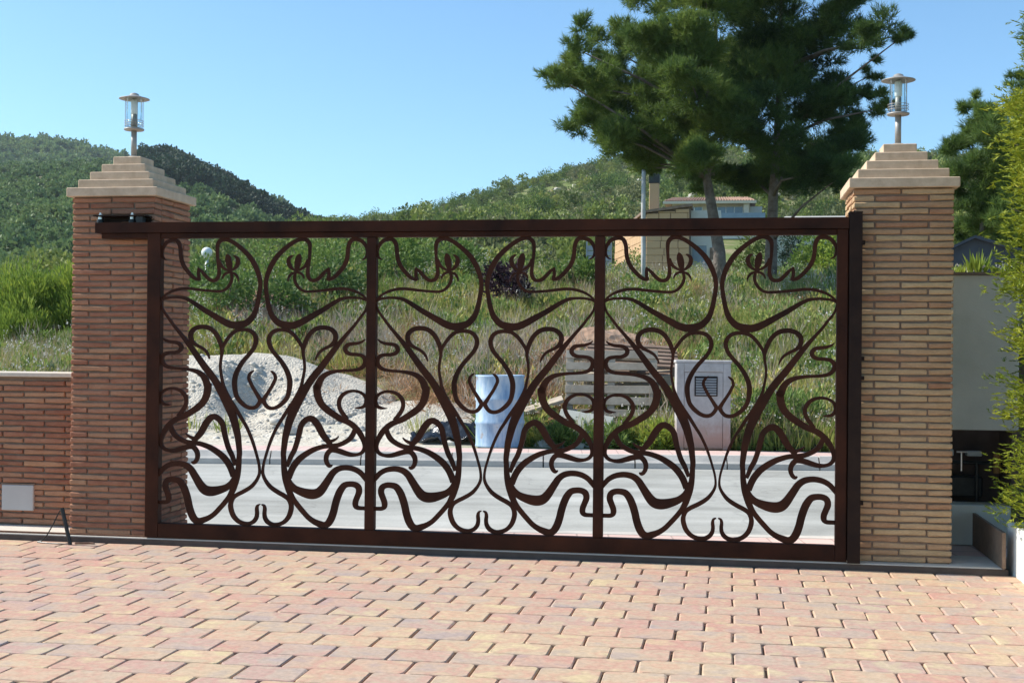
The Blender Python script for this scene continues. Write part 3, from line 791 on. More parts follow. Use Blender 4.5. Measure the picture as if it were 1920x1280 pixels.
MB().box(-.12, -.03, .2, .27, .53, .56, c=.004).box(-.28, -.2, .2, .27, .53, .57, c=.004).build('meter', M['whitemetal'], uw)
MB().box(-.5, -.02, .22, .34, .27, .40, c=.01).build('meter_box', M['black'], uw)
tag(MB().box(1.23, 1.50, 7.861, 8.66, -.06, .030).build('niche_floor', M['edging']), kind='structure')  # floor takes the same dark colour in place of shade
tag(MB().box(1.478, 1.50, 7.42, 8.29, .0352, .235, c=.003).build('upstand', M['mortar']), 'low grey upstand edging the floor of the niche', 'kerb')
plt = empty('planter', (2.0, 6.0, 0)); tag(plt, 'low white rendered planter wall holding the yellow green conifer', 'planter')
MB().box(-.455, -.335, -4, 1.62, -.06, .268, c=.006).box(-.334, 1.2, 1.50, 1.62, -.06, .268, c=.006).build('wall', M['planter'], plt)
MB().box(-.334, 1.2, -4, 1.499, -.06, .215).build('soil', M['bed'], plt)
# ------------------------------------------------------------------ things on the plot across the road
def drum_mat():
    m, n, out = new_mat('chipped_blue_paint')
    tc = nd(n, 'ShaderNodeTexCoord')
    mp = nd(n, 'ShaderNodeMapping'); mp.inputs['Scale'].default_value = (3.5, 3.5, .9); n.links.new(tc.outputs['Object'], mp.inputs[0])
    nz = nd(n, 'ShaderNodeTexNoise', Scale=2.4, Detail=8.0, Roughness=.7); n.links.new(mp.outputs[0], nz.inputs['Vector'])
    rp = ramp(n, [(.32, (.15, .26, .42)), (.47, (.27, .40, .55)), (.6, (.42, .52, .61)), (.76, (.58, .63, .65))]); n.links.new(nz.outputs[0], rp.inputs[0])
    n2 = nd(n, 'ShaderNodeTexNoise', Scale=7.0, Detail=6.0); n.links.new(tc.outputs['Object'], n2.inputs['Vector'])
    r3 = ramp(n, [(.66, (0, 0, 0)), (.74, (1, 1, 1))]); n.links.new(n2.outputs[0], r3.inputs[0])
    mx = nd(n, 'ShaderNodeMix', data_type='RGBA'); mx.inputs[7].default_value = (.30, .20, .13, 1)
    n.links.new(r3.outputs[0], mx.inputs[0]); n.links.new(rp.outputs[0], mx.inputs[6])
    p = nd(n, 'ShaderNodeBsdfPrincipled', Roughness=.6); n.links.new(mx.outputs[2], p.inputs['Base Color'])
    n.links.new(p.outputs[0], out.inputs[0]); return m
M['drum'] = drum_mat()
zb = .062
drum = empty('oil_drum', (-2.655, 15.02, zb)); tag(drum, 'pale blue weathered metal drum standing at the edge of the far pavement', 'drum')
R_ = .287
prof = [(.0, 0), (R_-.004, 0), (R_, .006), (R_, .02), (R_-.004, .03)]
for zc in (.285, .56):
    prof += [(R_-.004, zc-.03), (R_+.007, zc-.012), (R_+.007, zc+.012), (R_-.004, zc+.03)]
prof += [(R_-.004, .81), (R_+.002, .82), (R_+.002, .838), (R_-.010, .838), (R_-.012, .815), (.0, .813)]
MB().lathe(prof, n=40).build('body', M['drum'], drum, True)
MB().lathe([(.0, .8135), (.035, .8135), (.035, .83), (.0, .83)], (.15, .08, 0), 12).build('bung', M['zinc'], drum)

def cabinet_mat():
    m, n, out = new_mat('precast_concrete')
    tc = nd(n, 'ShaderNodeTexCoord'); nz = nd(n, 'ShaderNodeTexNoise', Scale=6.0, Detail=8.0, Roughness=.7); n.links.new(tc.outputs['Object'], nz.inputs['Vector'])
    rp = ramp(n, [(.3, (.36, .33, .31)), (.6, (.50, .47, .45)), (.8, (.58, .55, .52))]); n.links.new(nz.outputs[0], rp.inputs[0])
    sx = nd(n, 'ShaderNodeSeparateXYZ'); n.links.new(tc.outputs['Object'], sx.inputs[0])
    ad = nd(n, 'ShaderNodeMath', operation='MULTIPLY_ADD'); ad.inputs[1].default_value = .35; n.links.new(nz.outputs[0], ad.inputs[0]); n.links.new(sx.outputs[2], ad.inputs[2])
    r2_ = ramp(n, [(.30, (1, 1, 1)), (.52, (0, 0, 0))]); n.links.new(ad.outputs[0], r2_.inputs[0])
    mx = nd(n, 'ShaderNodeMix', data_type='RGBA'); mx.inputs[7].default_value = (.42, .28, .23, 1)    # splashed red soil near the foot
    n.links.new(r2_.outputs[0], mx.inputs[0]); n.links.new(rp.outputs[0], mx.inputs[6])
    p = nd(n, 'ShaderNodeBsdfPrincipled', Roughness=.9); n.links.new(mx.outputs[2], p.inputs['Base Color'])
    bp = nd(n, 'ShaderNodeBump', Strength=.3, Distance=.004); n.links.new(nz.outputs[0], bp.inputs['Height']); n.links.new(bp.outputs[0], p.inputs['Normal'])
    n.links.new(p.outputs[0], out.inputs[0]); return m
M['cabinet'] = cabinet_mat()
cab = empty('utility_cabinet', (-.285, 15.12, zb)); cab.rotation_euler = (0, 0, .10)
tag(cab, 'grey precast concrete utility cabinet with a louvred vent beside the far pavement', 'cabinet')
MB().box(-.312, .312, .02, .36, 0, 1.0, c=.006).build('body', M['cabinet'], cab)
MB().box(-.325, .325, -.005, .38, 1.001, 1.035, c=.008).build('top_slab', M['cabinet'], cab)
MB().box(-.31, -.225, -.004, .019, 0, 1.0, c=.004).box(.225, .31, -.004, .019, 0, 1.0, c=.004).box(-.224, .224, -.004, .019, .90, 1.0, c=.004).build('door_frame', M['cabinet'], cab)
d = MB().box(-.221, .221, .004, .019, .02, .895, c=.003).build('door', M['cabinet'], cab)
MB().box(-.105, .16, -.002, .0035, .62, .85, c=.002).build('vent_frame', M['darksteel'], d)
M['vent'] = simple_mat('vent_grey', (.20, .24, .27), (.28, .32, .35), 8, .5, 0)
for k in range(7):
    z = .638+k*.029
    MB().box(-.09, .145, -.011, -.0025, 0, .019, Matrix.Translation((0, 0, z)) @ Matrix.Rotation(.35, 4, 'X')).build('louvre', M['vent'], d)

M['wood'] = simple_mat('weathered_wood', (.31, .25, .185), (.49, .42, .33), 4, .9, .4, 40)
M['wood2'] = simple_mat('brown_wood', (.16, .105, .075), (.27, .19, .14), 4, .9, .4, 40)
def pallet(name, label, loc, rot, wmat, nsl, W=1.1, L=1.0, full=True):
    root = empty(name, loc); root.rotation_euler = rot
    tag(root, label, 'pallet', 'wooden pallets across the road')
    for k in range(3):
        x = -W/2+k*(W-.09)/2
        MB().box(x, x+.09, -L/2, L/2, -.09, -.001, c=.004).build('stringer', wmat, root)
    for k in range(nsl):
        y = -L/2+k*(L-.1)/(nsl-1)
        w_ = rnd.uniform(.085, .10)
        MB().box(-W/2-rnd.uniform(0, .012), W/2+rnd.uniform(0, .012), y, y+w_, 0, .02, c=.002).build('slat', wmat, root)
    for k in range(3):
        y = -L/2+k*(L-.1)/2
        MB().box(-W/2, W/2, y, y+.1, -.112, -.0905, c=.002).build('bottom_board', wmat, root)
    return root
pallet('pallet', 'pale grey wooden pallet leaning on edge with its slats facing the road', (-1.43, 15.95, .72), (math.radians(76), 0, .06), M['wood'], 7, 1.12, .98)
pallet('pallet', 'brown wooden pallet lying tilted above the leaning grey pallet', (-1.22, 16.62, 1.14), (math.radians(16), math.radians(3), .12), M['wood2'], 6, 1.15, .95)
pallet('pallet', 'weathered pallet half buried in weeds under the brown pallet', (-1.25, 16.7, .98), (math.radians(15), math.radians(-2), -.03), M['wood'], 6, 1.1, .95)

def heap(name, cx, cy, rx, ry, prof, mat, seed, n=46, zoff=0.0):
    """mound of loose material: prof(u, v) height over the unit disc"""
    g = np.linspace(-1, 1, n); U, Vv = np.meshgrid(g, g)
    X = cx+U*rx; Y = cy+Vv*ry
    Z = height(X, Y)+prof(U, Vv)
    o = link(name, np_mesh(name, np.stack([X, Y, Z+zoff], -1).reshape(-1, 3), (lambda i: np.stack([i, i+1, i+n+1, i+n], -1))(np.arange((n-1)*n).reshape(n-1, n)[:, :-1].ravel()), mat, True))
    return o
def gravel_mat(name, c1, c2, sc):
    m, n, out = new_mat(name)
    g = nd(n, 'ShaderNodeNewGeometry')
    v = nd(n, 'ShaderNodeTexVoronoi', Scale=sc); n.links.new(g.outputs['Position'], v.inputs['Vector'])
    nz = nd(n, 'ShaderNodeTexNoise', Scale=1.6, Detail=6.0); n.links.new(g.outputs['Position'], nz.inputs['Vector'])
    sp = nd(n, 'ShaderNodeSeparateColor'); n.links.new(v.outputs['Color'], sp.inputs[0])
    ad = nd(n, 'ShaderNodeMath', operation='MULTIPLY_ADD'); ad.inputs[1].default_value = .45; n.links.new(sp.outputs[0], ad.inputs[0]); n.links.new(nz.outputs[0], ad.inputs[2])
    rp = ramp(n, [(.35, c1), (.95, c2)]); n.links.new(ad.outputs[0], rp.inputs[0])
    p = nd(n, 'ShaderNodeBsdfPrincipled', Roughness=1.0); n.links.new(rp.outputs[0], p.inputs['Base Color'])
    bp = nd(n, 'ShaderNodeBump', Strength=1.0, Distance=.03); n.links.new(v.outputs['Distance'], bp.inputs['Height']); n.links.new(bp.outputs[0], p.inputs['Normal'])
    n.links.new(p.outputs[0], out.inputs[0]); return m
M['gravel'] = simple_mat('crushed_limestone', (.47, .42, .34), (.69, .63, .53), 16, 1, 1.0, 34, dist=.05, detail=12)
M['redsoil'] = gravel_mat('red_soil', (.24, .14, .09), (.38, .25, .17), 9)
def gprof(U, V):
    r = np.sqrt(U*U+V*V)
    body = .62*np.clip(1-r**1.7, 0, 1)**.9
    w_ = hnoise(U*5, V*5, 1.0, 4)*.06+hnoise(U*14, V*14, 1.0, 9)*.022
    # scooped face on the right of the first crest
    sc = np.exp(-(((U-.22)/.17)**2+((V+.42)/.42)**2))*.44
    sc2 = np.exp(-(((U-.62)/.2)**2+((V+.1)/.5)**2))*.10
    z = body+w_-sc-sc2
    return np.where(r > .99, -.08, np.maximum(z, -.06))
tag(heap('gravel_pile', -6.65, 17.0, 2.2, 1.55, gprof, M['gravel'], 1, 90), 'pale heap of crushed limestone with a scooped-out side', 'gravel pile')
def sprof(U, V):
    r = np.sqrt(U*U+V*V); return np.where(r > .99, -.06, .13*np.clip(1-r**2, 0, 1)+hnoise(U*6, V*6, 1.0, 2)*.03)
tag(heap('sand_pile', -3.95, 16.5, 1.1, .8, sprof, M['gravel'], 2, 40), 'low spread of pale sand between the limestone heap and the blue drum', 'sand pile')
def rprof(U, V):
    r = np.sqrt(U*U+V*V); return np.where(r > .99, -.1, .55*np.clip(1-r**1.8, 0, 1)+hnoise(U*6, V*6, 1.0, 5)*.09)
tag(heap('soil_mound', -1.85, 19.6, 1.35, 1.0, rprof, M['redsoil'], 3, 40), 'reddish brown earth mound above the pallets', 'soil mound')
tag(heap('soil_mound', -8.0, 21.8, .95, .9, rprof, M['redsoil'], 4, 40), 'small reddish earth mound among the bushes above the limestone heap', 'soil mound')

def rock_geo(seed, sx, sy, sz, n=8):
    r = np.random.default_rng(seed)
    bm = bmesh.new(); bmesh.ops.create_icosphere(bm, subdivisions=1, radius=1)
    v = [(p.co.x*sx*(1+r.normal()*.16), p.co.y*sy*(1+r.normal()*.16), p.co.z*sz*(1+r.normal()*.16)) for p in bm.verts]
    f = [tuple(q.index for q in x.verts) for x in bm.faces]; bm.free(); return v, f
M['stone'] = simple_mat('limestone', (.48, .44, .37), (.68, .63, .55), 7, .95, .5, 30)
M['claybrick'] = simple_mat('hollow_brick', (.36, .14, .08), (.46, .20, .12), 9, .9, .3)
M['slab'] = simple_mat('grey_slab', (.34, .36, .33), (.46, .47, .43), 5, .9, .3)
for k, (x, y, s) in enumerate([(-2.15, 15.28, .10), (-1.75, 15.25, .07), (.55, 15.75, .16), (.95, 15.9, .2), (1.25, 15.8, .13), (.75, 15.5, .09), (-4.6, 15.35, .07), (-3.3, 15.2, .06), (-5.4, 15.5, .09), (1.5, 15.95, .18), (-4.15, 14.13, .05), (-3.95, 14.12, .035), (-6.1, 14.9, .06)]):
    z = hgt(x, y) if y > 14.9 else -.08
    o = MB().add(*rock_geo(k+5, s*1.25, s, s*.75)).build('rubble_stone', M['stone']); o.location = (x, y, z+s*.35); o.rotation_euler = (0, 0, k*1.3)
    if 13 < y < 14.5: tag(o, 'small pale stone lying in the road against the far kerb', 'stone', 'loose stones by the far kerb')
    elif x > .3: tag(o, 'pale limestone lump in the weeds on the far side of the concrete cabinet', 'stone', 'limestone rubble by the cabinet')
    elif x > -2.5: tag(o, 'small pale stone in the weeds between drum and leaning pallet', 'stone', 'stones between drum and pallet')
    else: tag(o, 'small pale stone on the sandy ground in front of the limestone heap', 'stone', 'stones on the sandy ground')
o = MB().box(-.17, .17, -.06, .06, -.055, .055, c=.003).build('hollow_brick', M['claybrick']); o.location = (-1.98, 15.55, .33); o.rotation_euler = (.1, -.06, .12)
for hx in (-.11, -.04, .04, .11):
    for hz in (-.025, .025):
        MB().box(hx-.025, hx+.025, -.062, -.0605, hz-.016, hz+.016).build('cell', M['black'], o)
tag(o, 'red hollow clay brick lying on rubble beside the blue drum', 'brick')
o = MB().box(-.34, .34, -.22, .22, -.025, .025, c=.006).build('concrete_slab', M['slab']); o.location = (-1.72, 15.42, .25); o.rotation_euler = (1.05, .12, -.25)
tag(o, 'grey concrete slab fragment leaning among weeds near the pallets', 'slab')
o = MB().box(-.26, .26, -.10, .10, -.02, .02, c=.003).build('board', M['wood']); o.location = (-2.25, 15.75, .52); o.rotation_euler = (.25, -.32, .15)
tag(o, 'pale wooden board propped beside the blue drum', 'board')
o = MB().box(-.42, .42, -.06, .06, -.012, .012, c=.002).build('board', M['wood2']); o.location = (-2.12, 15.85, .38); o.rotation_euler = (.1, .18, -.2)
tag(o, 'dark brown board lying under the pale board beside the drum', 'board')
# black plastic sheeting, crumpled
def sheet_geo(seed, sx, sy, n=20):
    g = np.linspace(-1, 1, n); U, Vv = np.meshgrid(g, g)
    Z = .10*np.abs(hnoise(U*4, Vv*3, 1.0, seed))+.06*np.abs(hnoise(U*9, Vv*8, 1.0, seed+2))+.16*np.exp(-((U-.3)**2*3+(Vv-.3)**2*4))
    e = 1+.12*hnoise(U*3, Vv*3, 1.0, seed+7)
    V = np.stack([U*sx*e, Vv*sy*e, Z], -1).reshape(-1, 3)
    i = np.arange((n-1)*n).reshape(n-1, n)[:, :-1].ravel()
    return V, np.stack([i, i+1, i+n+1, i+n], -1)
M['plastic'] = simple_mat('black_plastic', (.015, .017, .02), (.03, .033, .038), 5, .18, .5, 14, spec=.7, dist=.02)
for (x, y, sx, sy, rz, lb) in [(-3.42, 15.55, .40, .30, .1, 'crumpled black plastic sheet lying on sand left of the blue drum'), (.62, 15.6, .42, .25, -.1, 'crumpled black plastic sheet in weeds behind the concrete cabinet')]:
    V, F = sheet_geo(3 if x < 0 else 6, sx, sy)
    o = link('plastic_sheet', np_mesh('plastic_sheet', V, F, M['plastic'], True)); o.location = (x, y, hgt(x, y)+.02); o.rotation_euler = (0.12, 0, rz)
    sol = o.modifiers.new('thickness', 'SOLIDIFY'); sol.thickness = .004
    tag(o, lb, 'plastic sheet')

# pole, globe lamp
pz = hgt(-1.77, 27)
pole = empty('wooden_pole', (-1.77, 27, pz)); tag(pole, 'slim grey wooden pole standing in grass before the stone house', 'pole')
MB().tube([(0, 0, -.3), (.0, 0, .8), (-.012, 0, 1.7), (-.01, 0, 4.92-pz)], [.052, .05, .047, .042], 12).build('shaft', simple_mat('grey_pole', (.36, .35, .33), (.55, .54, .51), 6, .85, .3), pole, True)
MB().lathe([(.044, 4.925-pz), (.03, 4.95-pz), (.0, 4.96-pz)], (-.01, 0, 0), 12).build('cap', M['zinc'], pole)
gz = hgt(-12.62, 30)
gl_ = empty('globe_street_lamp', (-12.62, 30, gz)); tag(gl_, 'white street lamp with an opal globe on a pale post among bushes', 'street lamp')
MB().tube([(0, 0, -.2), (0, 0, 3.33-gz)], [.045, .04], 12).build('post', M['whitemetal'], gl_, True)
MB().lathe([(.05, 3.33-gz), (.07, 3.345-gz), (.05, 3.365-gz)], n=14).build('collar', M['whitemetal'], gl_)
a = [(.135*math.sin(t), 3.485-gz-.135*math.cos(t)) for t in np.linspace(.3, math.pi-.02, 12)]
MB().lathe(a, n=20).build('globe', M['opal'], gl_, True)

# ------------------------------------------------------------------ houses
def stone_mat():
    m, n, out = new_mat('stone_cladding')
    tc = nd(n, 'ShaderNodeTexCoord')
    nz = nd(n, 'ShaderNodeTexNoise', Scale=3.0, Detail=5.0); n.links.new(tc.outputs['Object'], nz.inputs['Vector'])
    oi = nd(n, 'ShaderNodeNewGeometry')
    rp = ramp(n, [(0, (.34, .20, .10)), (.35, (.45, .28, .145)), (.65, (.52, .34, .19)), (1, (.40, .24, .12))]); n.links.new(oi.outputs['Random Per Island'], rp.inputs[0])
    p = nd(n, 'ShaderNodeBsdfPrincipled', Roughness=.95); n.links.new(rp.outputs[0], p.inputs['Base Color'])
    bp = nd(n, 'ShaderNodeBump', Strength=.6, Distance=.05); n.links.new(nz.outputs[0], bp.inputs['Height']); n.links.new(bp.outputs[0], p.inputs['Normal'])
    n.links.new(p.outputs[0], out.inputs[0]); return m
M['stonewall'] = stone_mat()
M['housewhite'] = simple_mat('house_render', (.52, .51, .47), (.62, .60, .55), 2, .9, .1)
M['cream'] = simple_mat('cream_render', (.58, .50, .38), (.66, .58, .45), 2, .9, .1)
M['tile'] = simple_mat('roof_tile', (.26, .15, .10), (.38, .24, .17), 6, .9, .4)
M['greyroof'] = simple_mat('grey_roof', (.36, .34, .30), (.46, .44, .40), 4, .9, .4)
M['shutter'] = simple_mat('blue_grey_shutter', (.20, .26, .32), (.26, .32, .38), 4, .5, 0)
def stone_face(mb_mat, parent, ox, oy, rz, W, Hf, seed, flip=1):
    """a wall face clad in separate rough blocks"""
    r = random.Random(seed); z = 0
    while z < Hf(0)-.05 or z < Hf(W)-.05:
        h = r.uniform(.28, .46); x = 0
        while x < W-.02:
            w_ = min(r.uniform(.4, .85), W-x)
            top = min(z+h, Hf(x+w_*.5))
            if top-z > .06:
                o = MB().box(.01, w_-.012, -.05-r.uniform(0, .03), .02, .006, top-z-.006, c=.012).build('stone_block', M['stonewall'], parent)
                o.location = (ox+math.cos(rz)*x, oy+math.sin(rz)*x, z); o.rotation_euler = (0, 0, rz)
            x += w_
        z += h
hb = hgt(-3, 60)-.15
sh = empty('stone_house', (-3.82, 60, hb)); tag(sh, 'tan stone house with a tall stone chimney behind the wooden pole', 'house')
lf = math.atan2(8, -2.08); LL = math.hypot(8, 2.08)
MB().add([(0, 0.05, 0), (2.0, 0.05, 0), (2.0, 9, 0), (-2.0, 8.05, 0), (0.05, 0.06, 7.5-hb), (2.0, 0.05, 7.78-hb), (2.0, 9, 7.6-hb), (-1.97, 8.05, 7.1-hb)],
         [(3, 2, 1, 0), (0, 1, 5, 4), (1, 2, 6, 5), (2, 3, 7, 6), (3, 0, 4, 7)]).build('wall', M['mortar'], sh)
MB().add([(-.15, -.2, 7.50-hb), (2.1, -.2, 7.80-hb), (2.1, 9.2, 7.66-hb), (-2.2, 8.3, 7.13-hb), (-.15, -.2, 7.62-hb), (2.1, -.2, 7.92-hb), (2.1, 9.2, 7.78-hb), (-2.2, 8.3, 7.25-hb)],
         [(3, 2, 1, 0), (4, 5, 6, 7), (0, 1, 5, 4), (1, 2, 6, 5), (2, 3, 7, 6), (3, 0, 4, 7)]).build('roof', M['wood2'], sh)
stone_face(None, sh, 0, 0, 0, 1.98, lambda x: 7.45-hb+.14*x, 3)
stone_face(None, sh, -2.08+.0, 8.0, lf+math.pi, LL, lambda x: 7.08-hb+.05*x, 5)
MB().box(.05, .5, 1.2, 1.75, 6.8-hb, 9.05-hb, c=.02).build('chimney', M['stonewall'], sh)
MB().box(.02, .53, 1.17, 1.78, 9.05-hb, 9.5-hb, c=.02).build('chimney_pot', M['black'], sh)
MB().box(2.02, 3.4, 1.0, 5, 0, 7.72-hb).build('side_wing', M['housewhite'], sh)
wn = MB().box(2.1, 2.75, .95, .999, .5, 2.2).build('window', M['shutter'], sh)
MB().box(2.06, 2.79, .93, .949, 2.2, 2.28).build('lintel', M['housewhite'], wn)
MB().box(2.9, 3.3, .95, .999, .2, 2.1).build('door', M['wood2'], sh)
wl = empty('garden_gate', (-6.2, 62, hgt(-6, 62)-.1)); tag(wl, 'blue grey slatted garden gate beside the stone house', 'gate')
for k in range(8):
    MB().box(-.55, .55, 0, .03, .06+k*.26, .06+k*.26+.22).build('slat', M['shutter'], wl)
MB().box(-.62, -.552, -.02, .05, 0, 2.3).box(.552, .62, -.02, .05, 0, 2.3).build('frame', M['shutter'], wl)

vz = hgt(-1, 100)-.3
vl = empty('villa', (-1.0, 100, vz)); tag(vl, 'cream villa with a low tiled roof and wide glazed band behind the pine trunks', 'house')
MB().box(-3.4, 2.5, 0, 8, 0, 12.42-vz).build('wall', M['cream'], vl)
rf = MB().add([(-4.0, -.9, 12.45-vz), (2.9, -.9, 12.45-vz), (2.9, 8.6, 12.45-vz), (-4.0, 8.6, 12.45-vz), (-3.3, 1.6, 13.0-vz), (2.2, 1.6, 13.0-vz), (2.2, 6, 13.0-vz), (-3.3, 6, 13.0-vz)],
         [(3, 2, 1, 0), (4, 5, 6, 7), (0, 1, 5, 4), (1, 2, 6, 5), (2, 3, 7, 6), (3, 0, 4, 7)]).build('roof', M['tile'], vl)
for k in range(33):
    x = -3.9+k*.21
    MB().tube([(x, -.95, 12.50-vz), (x*.84-.08, 1.6, 13.03-vz)], .075, 6).build('tile_row', M['tile'], rf)
MB().box(-4.05, 2.95, -.98, -.86, 12.30-vz, 12.5-vz).build('fascia', M['cream'], vl)
for a, b in [(-2.9, -1.1), (.05, 1.95)]:
    wn = MB().box(a, b, -.06, -.002, 10.7-vz, 12.12-vz).build('window', M['pane'], vl)
    for k in range(4): MB().box(a+(b-a)*k/3-.03, a+(b-a)*k/3+.03, -.09, -.061, 10.7-vz, 12.12-vz).build('window_bar', M['whitemetal'], wn)
MB().box(2.0, 2.4, -.7, -.3, 9.8-vz, 12.3-vz).build('column', M['cream'], vl)
MB().box(-.4, 3.6, -1.2, -1.05, 9.6-vz, 11.1-vz).build('terrace_parapet', M['housewhite'], vl)
MB().box(-.4, 3.6, -1.16, -1.1, 11.1-vz, 11.55-vz).build('glass_balustrade', M['pane'], vl)
MB().box(2.5, 3.4, .5, 5, 6-vz+2, 12.2-vz).build('side_wing', M['housewhite'], vl)
bz = hgt(4.5, 70)-.3
bg_ = empty('bungalow', (4.6, 70, bz)); tag(bg_, 'low white bungalow with a pale grey roof beside the buff brick pillar', 'house')
MB().box(-1.6, 4.5, 0, 6, 0, 8.12-bz).build('wall', M['housewhite'], bg_)
MB().add([(-1.95, -.5, 8.12-bz), (4.9, -.5, 8.12-bz), (4.9, 6.4, 8.12-bz), (-1.95, 6.4, 8.12-bz), (-1.6, 2.8, 8.62-bz), (4.6, 2.8, 8.62-bz)],
         [(3, 2, 1, 0), (0, 1, 5, 4), (2, 3, 4, 5), (3, 0, 4), (1, 2, 5)]).build('roof', M['greyroof'], bg_)
wn = MB().box(.3, 1.5, -.05, -.002, 1.0, 2.3).build('window', M['pane'], bg_)
MB().box(.25, 1.55, -.09, -.051, .92, .995).build('sill', M['housewhite'], wn)
gz = hgt(2.1, 55)-.2
gw = empty('boundary_wall', (2.1, 55, gz)); tag(gw, 'plain grey boundary wall in front of the low bungalow', 'wall')
MB().box(-.53, 2.6, 0, .25, 0, 5.95-gz).build('wall', M['slab'], gw)
MB().box(-.58, 2.65, -.05, .3, 5.955-gz, 6.05-gz).build('coping', M['concrete'], gw)
# dark slate gable behind the niche wall
gb = empty('garden_shed', (2.15, 11.4, 0)); tag(gb, 'small dark slate-grey gabled shed behind the white niche wall', 'shed')
M['slate'] = simple_mat('slate', (.045, .055, .065), (.075, .085, .10), 5, .8, .2)
MB().add([(-.62, 0, 0), (.55, 0, 0), (.55, 1.2, 0), (-.62, 1.2, 0), (-.62, 0, 1.93), (.55, 0, 1.98), (.55, 1.2, 1.98), (-.62, 1.2, 1.93), (-.12, 0, 2.17), (-.12, 1.2, 2.17)],
         [(0, 1, 5, 8, 4), (2, 3, 7, 9, 6), (1, 2, 6, 5), (3, 0, 4, 7), (3, 2, 1, 0)]).build('wall', M['slate'], gb)
MB().add([(-.68, -.06, 1.93), (-.12, -.06, 2.20), (.62, -.06, 1.97), (-.68, 1.26, 1.93), (-.12, 1.26, 2.20), (.62, 1.26, 1.97), (-.68, -.06, 1.90), (-.12, -.06, 2.175), (.62, -.06, 1.94), (-.68, 1.26, 1.90), (-.12, 1.26, 2.175), (.62, 1.26, 1.94)],
         [(0, 1, 4, 3), (1, 2, 5, 4), (6, 9, 10, 7), (7, 10, 11, 8), (0, 6, 7, 1), (1, 7, 8, 2), (3, 4, 10, 9), (4, 5, 11, 10)]).build('roof', M['slate'], gb)
# ------------------------------------------------------------------ foliage
def unit(a): return a/(np.linalg.norm(a, axis=-1, keepdims=True)+1e-9)
def rdir(rng, n): return unit(rng.normal(size=(n, 3)))
def leaves(rng, C, A, L, W):
    """kite-shaped leaves: base C, direction A, length L, width W"""
    n = len(C); L = np.broadcast_to(L, n)[:, None]; W = np.broadcast_to(W, n)[:, None]
    S = unit(np.cross(A, rdir(rng, n)))
    nrm = np.cross(S, A)
    V = np.stack([C, C+A*L*.45+S*W*.5+nrm*W*.08, C+A*L, C+A*L*.45-S*W*.5+nrm*W*.08], 1).reshape(-1, 3)
    return V, np.arange(4*n).reshape(n, 4)
def needles(rng, C, A, k, L, W, spread):
    """tufts of k needles each (thin triangles)"""
    n = len(C); Cc = np.repeat(C, k, 0); Aa = np.repeat(A, k, 0)
    D = unit(Aa+rng.normal(size=Aa.shape)*spread)
    l = L*rng.uniform(.7, 1.2, (n*k, 1))
    S = unit(np.cross(D, rdir(rng, n*k)))*W*.5
    B = Cc-Aa*l*rng.uniform(0, .5, (n*k, 1))
    V = np.stack([B-S, B+S, B+D*l], 1).reshape(-1, 3)
    return V, np.arange(3*n*k).reshape(-1, 3)
def in_ball(rng, n, c, r, shell=.45, flat=.8):
    d = rdir(rng, n); rad = rng.uniform(shell, 1, (n, 1))**.6
    return np.array(c)+d*rad*np.array([r, r, r*flat]), d
def cat_geo(L):
    V = []; F = []; b = 0
    for v, f in L:
        V.append(v); F.append(f+b); b += len(v)
    return np.concatenate(V), np.concatenate(F)

M['pine'] = leaf_mat('pine_needles', [(0, (0.036, 0.069, 0.022)), (.35, (0.078, 0.132, 0.033)), (.7, (0.144, 0.213, 0.044)), (1, (0.264, 0.310, 0.066))], .4, pscale=.8)
M['pinedry'] = leaf_mat('dry_needles', [(0, (.12, .07, .04)), (1, (.22, .13, .07))], .2)
M['bark'] = simple_mat('pine_bark', (.10, .075, .06), (.24, .20, .17), 7, .95, .8, 18, dist=.03)
M['scrub'] = leaf_mat('scrub_leaves', [(0, (0.084, 0.119, 0.033)), (.4, (0.154, 0.205, 0.046)), (.75, (0.237, 0.281, 0.066)), (1, (0.380, 0.367, 0.099))], .3, pscale=.12)
M['paleScrub'] = leaf_mat('olive_scrub', [(0, (.10, .125, .05)), (.5, (.17, .19, .075)), (1, (.27, .27, .12))], .3, pscale=.1)
M['farscrub'] = leaf_mat('far_scrub_leaves', [(0, (0.067, 0.119, 0.048)), (.5, (0.125, 0.194, 0.064)), (1, (0.228, 0.296, 0.094))], .3, pscale=.02)
M['darkpine'] = leaf_mat('dark_conifer', [(0, (0.018, 0.036, 0.021)), (.6, (0.036, 0.068, 0.030)), (1, (0.075, 0.120, 0.045))], .2, pscale=.05)
M['shrub'] = leaf_mat('shrub_leaves', [(0, (0.064, 0.115, 0.036)), (.5, (0.129, 0.208, 0.050)), (1, (0.259, 0.333, 0.074))], .3)
M['brightshrub'] = leaf_mat('broom_leaves', [(0, (0.099, 0.162, 0.029)), (.5, (0.220, 0.305, 0.044)), (1, (0.439, 0.476, 0.073))], .35)
M['purple'] = leaf_mat('purple_leaves', [(0, (0.022, 0.012, 0.019)), (.6, (0.054, 0.026, 0.038)), (1, (0.120, 0.066, 0.072))], .25)
M['brush'] = leaf_mat('dry_brush', [(0, (0.224, 0.112, 0.058)), (.5, (0.404, 0.224, 0.116)), (1, (0.568, 0.356, 0.185))], .2, pscale=1.2)
M['thuja'] = leaf_mat('golden_thuja', [(0, (0.066, 0.108, 0.012)), (.4, (0.172, 0.228, 0.020)), (.75, (0.343, 0.367, 0.030)), (1, (0.528, 0.481, 0.050))], .3, pscale=3.0)
M['grass'] = leaf_mat('grass_blades', [(0, (0.149, 0.196, 0.046)), (.4, (0.271, 0.322, 0.074)), (.7, (0.462, 0.437, 0.124)), (1, (0.760, 0.598, 0.228))], .35, pscale=.35)
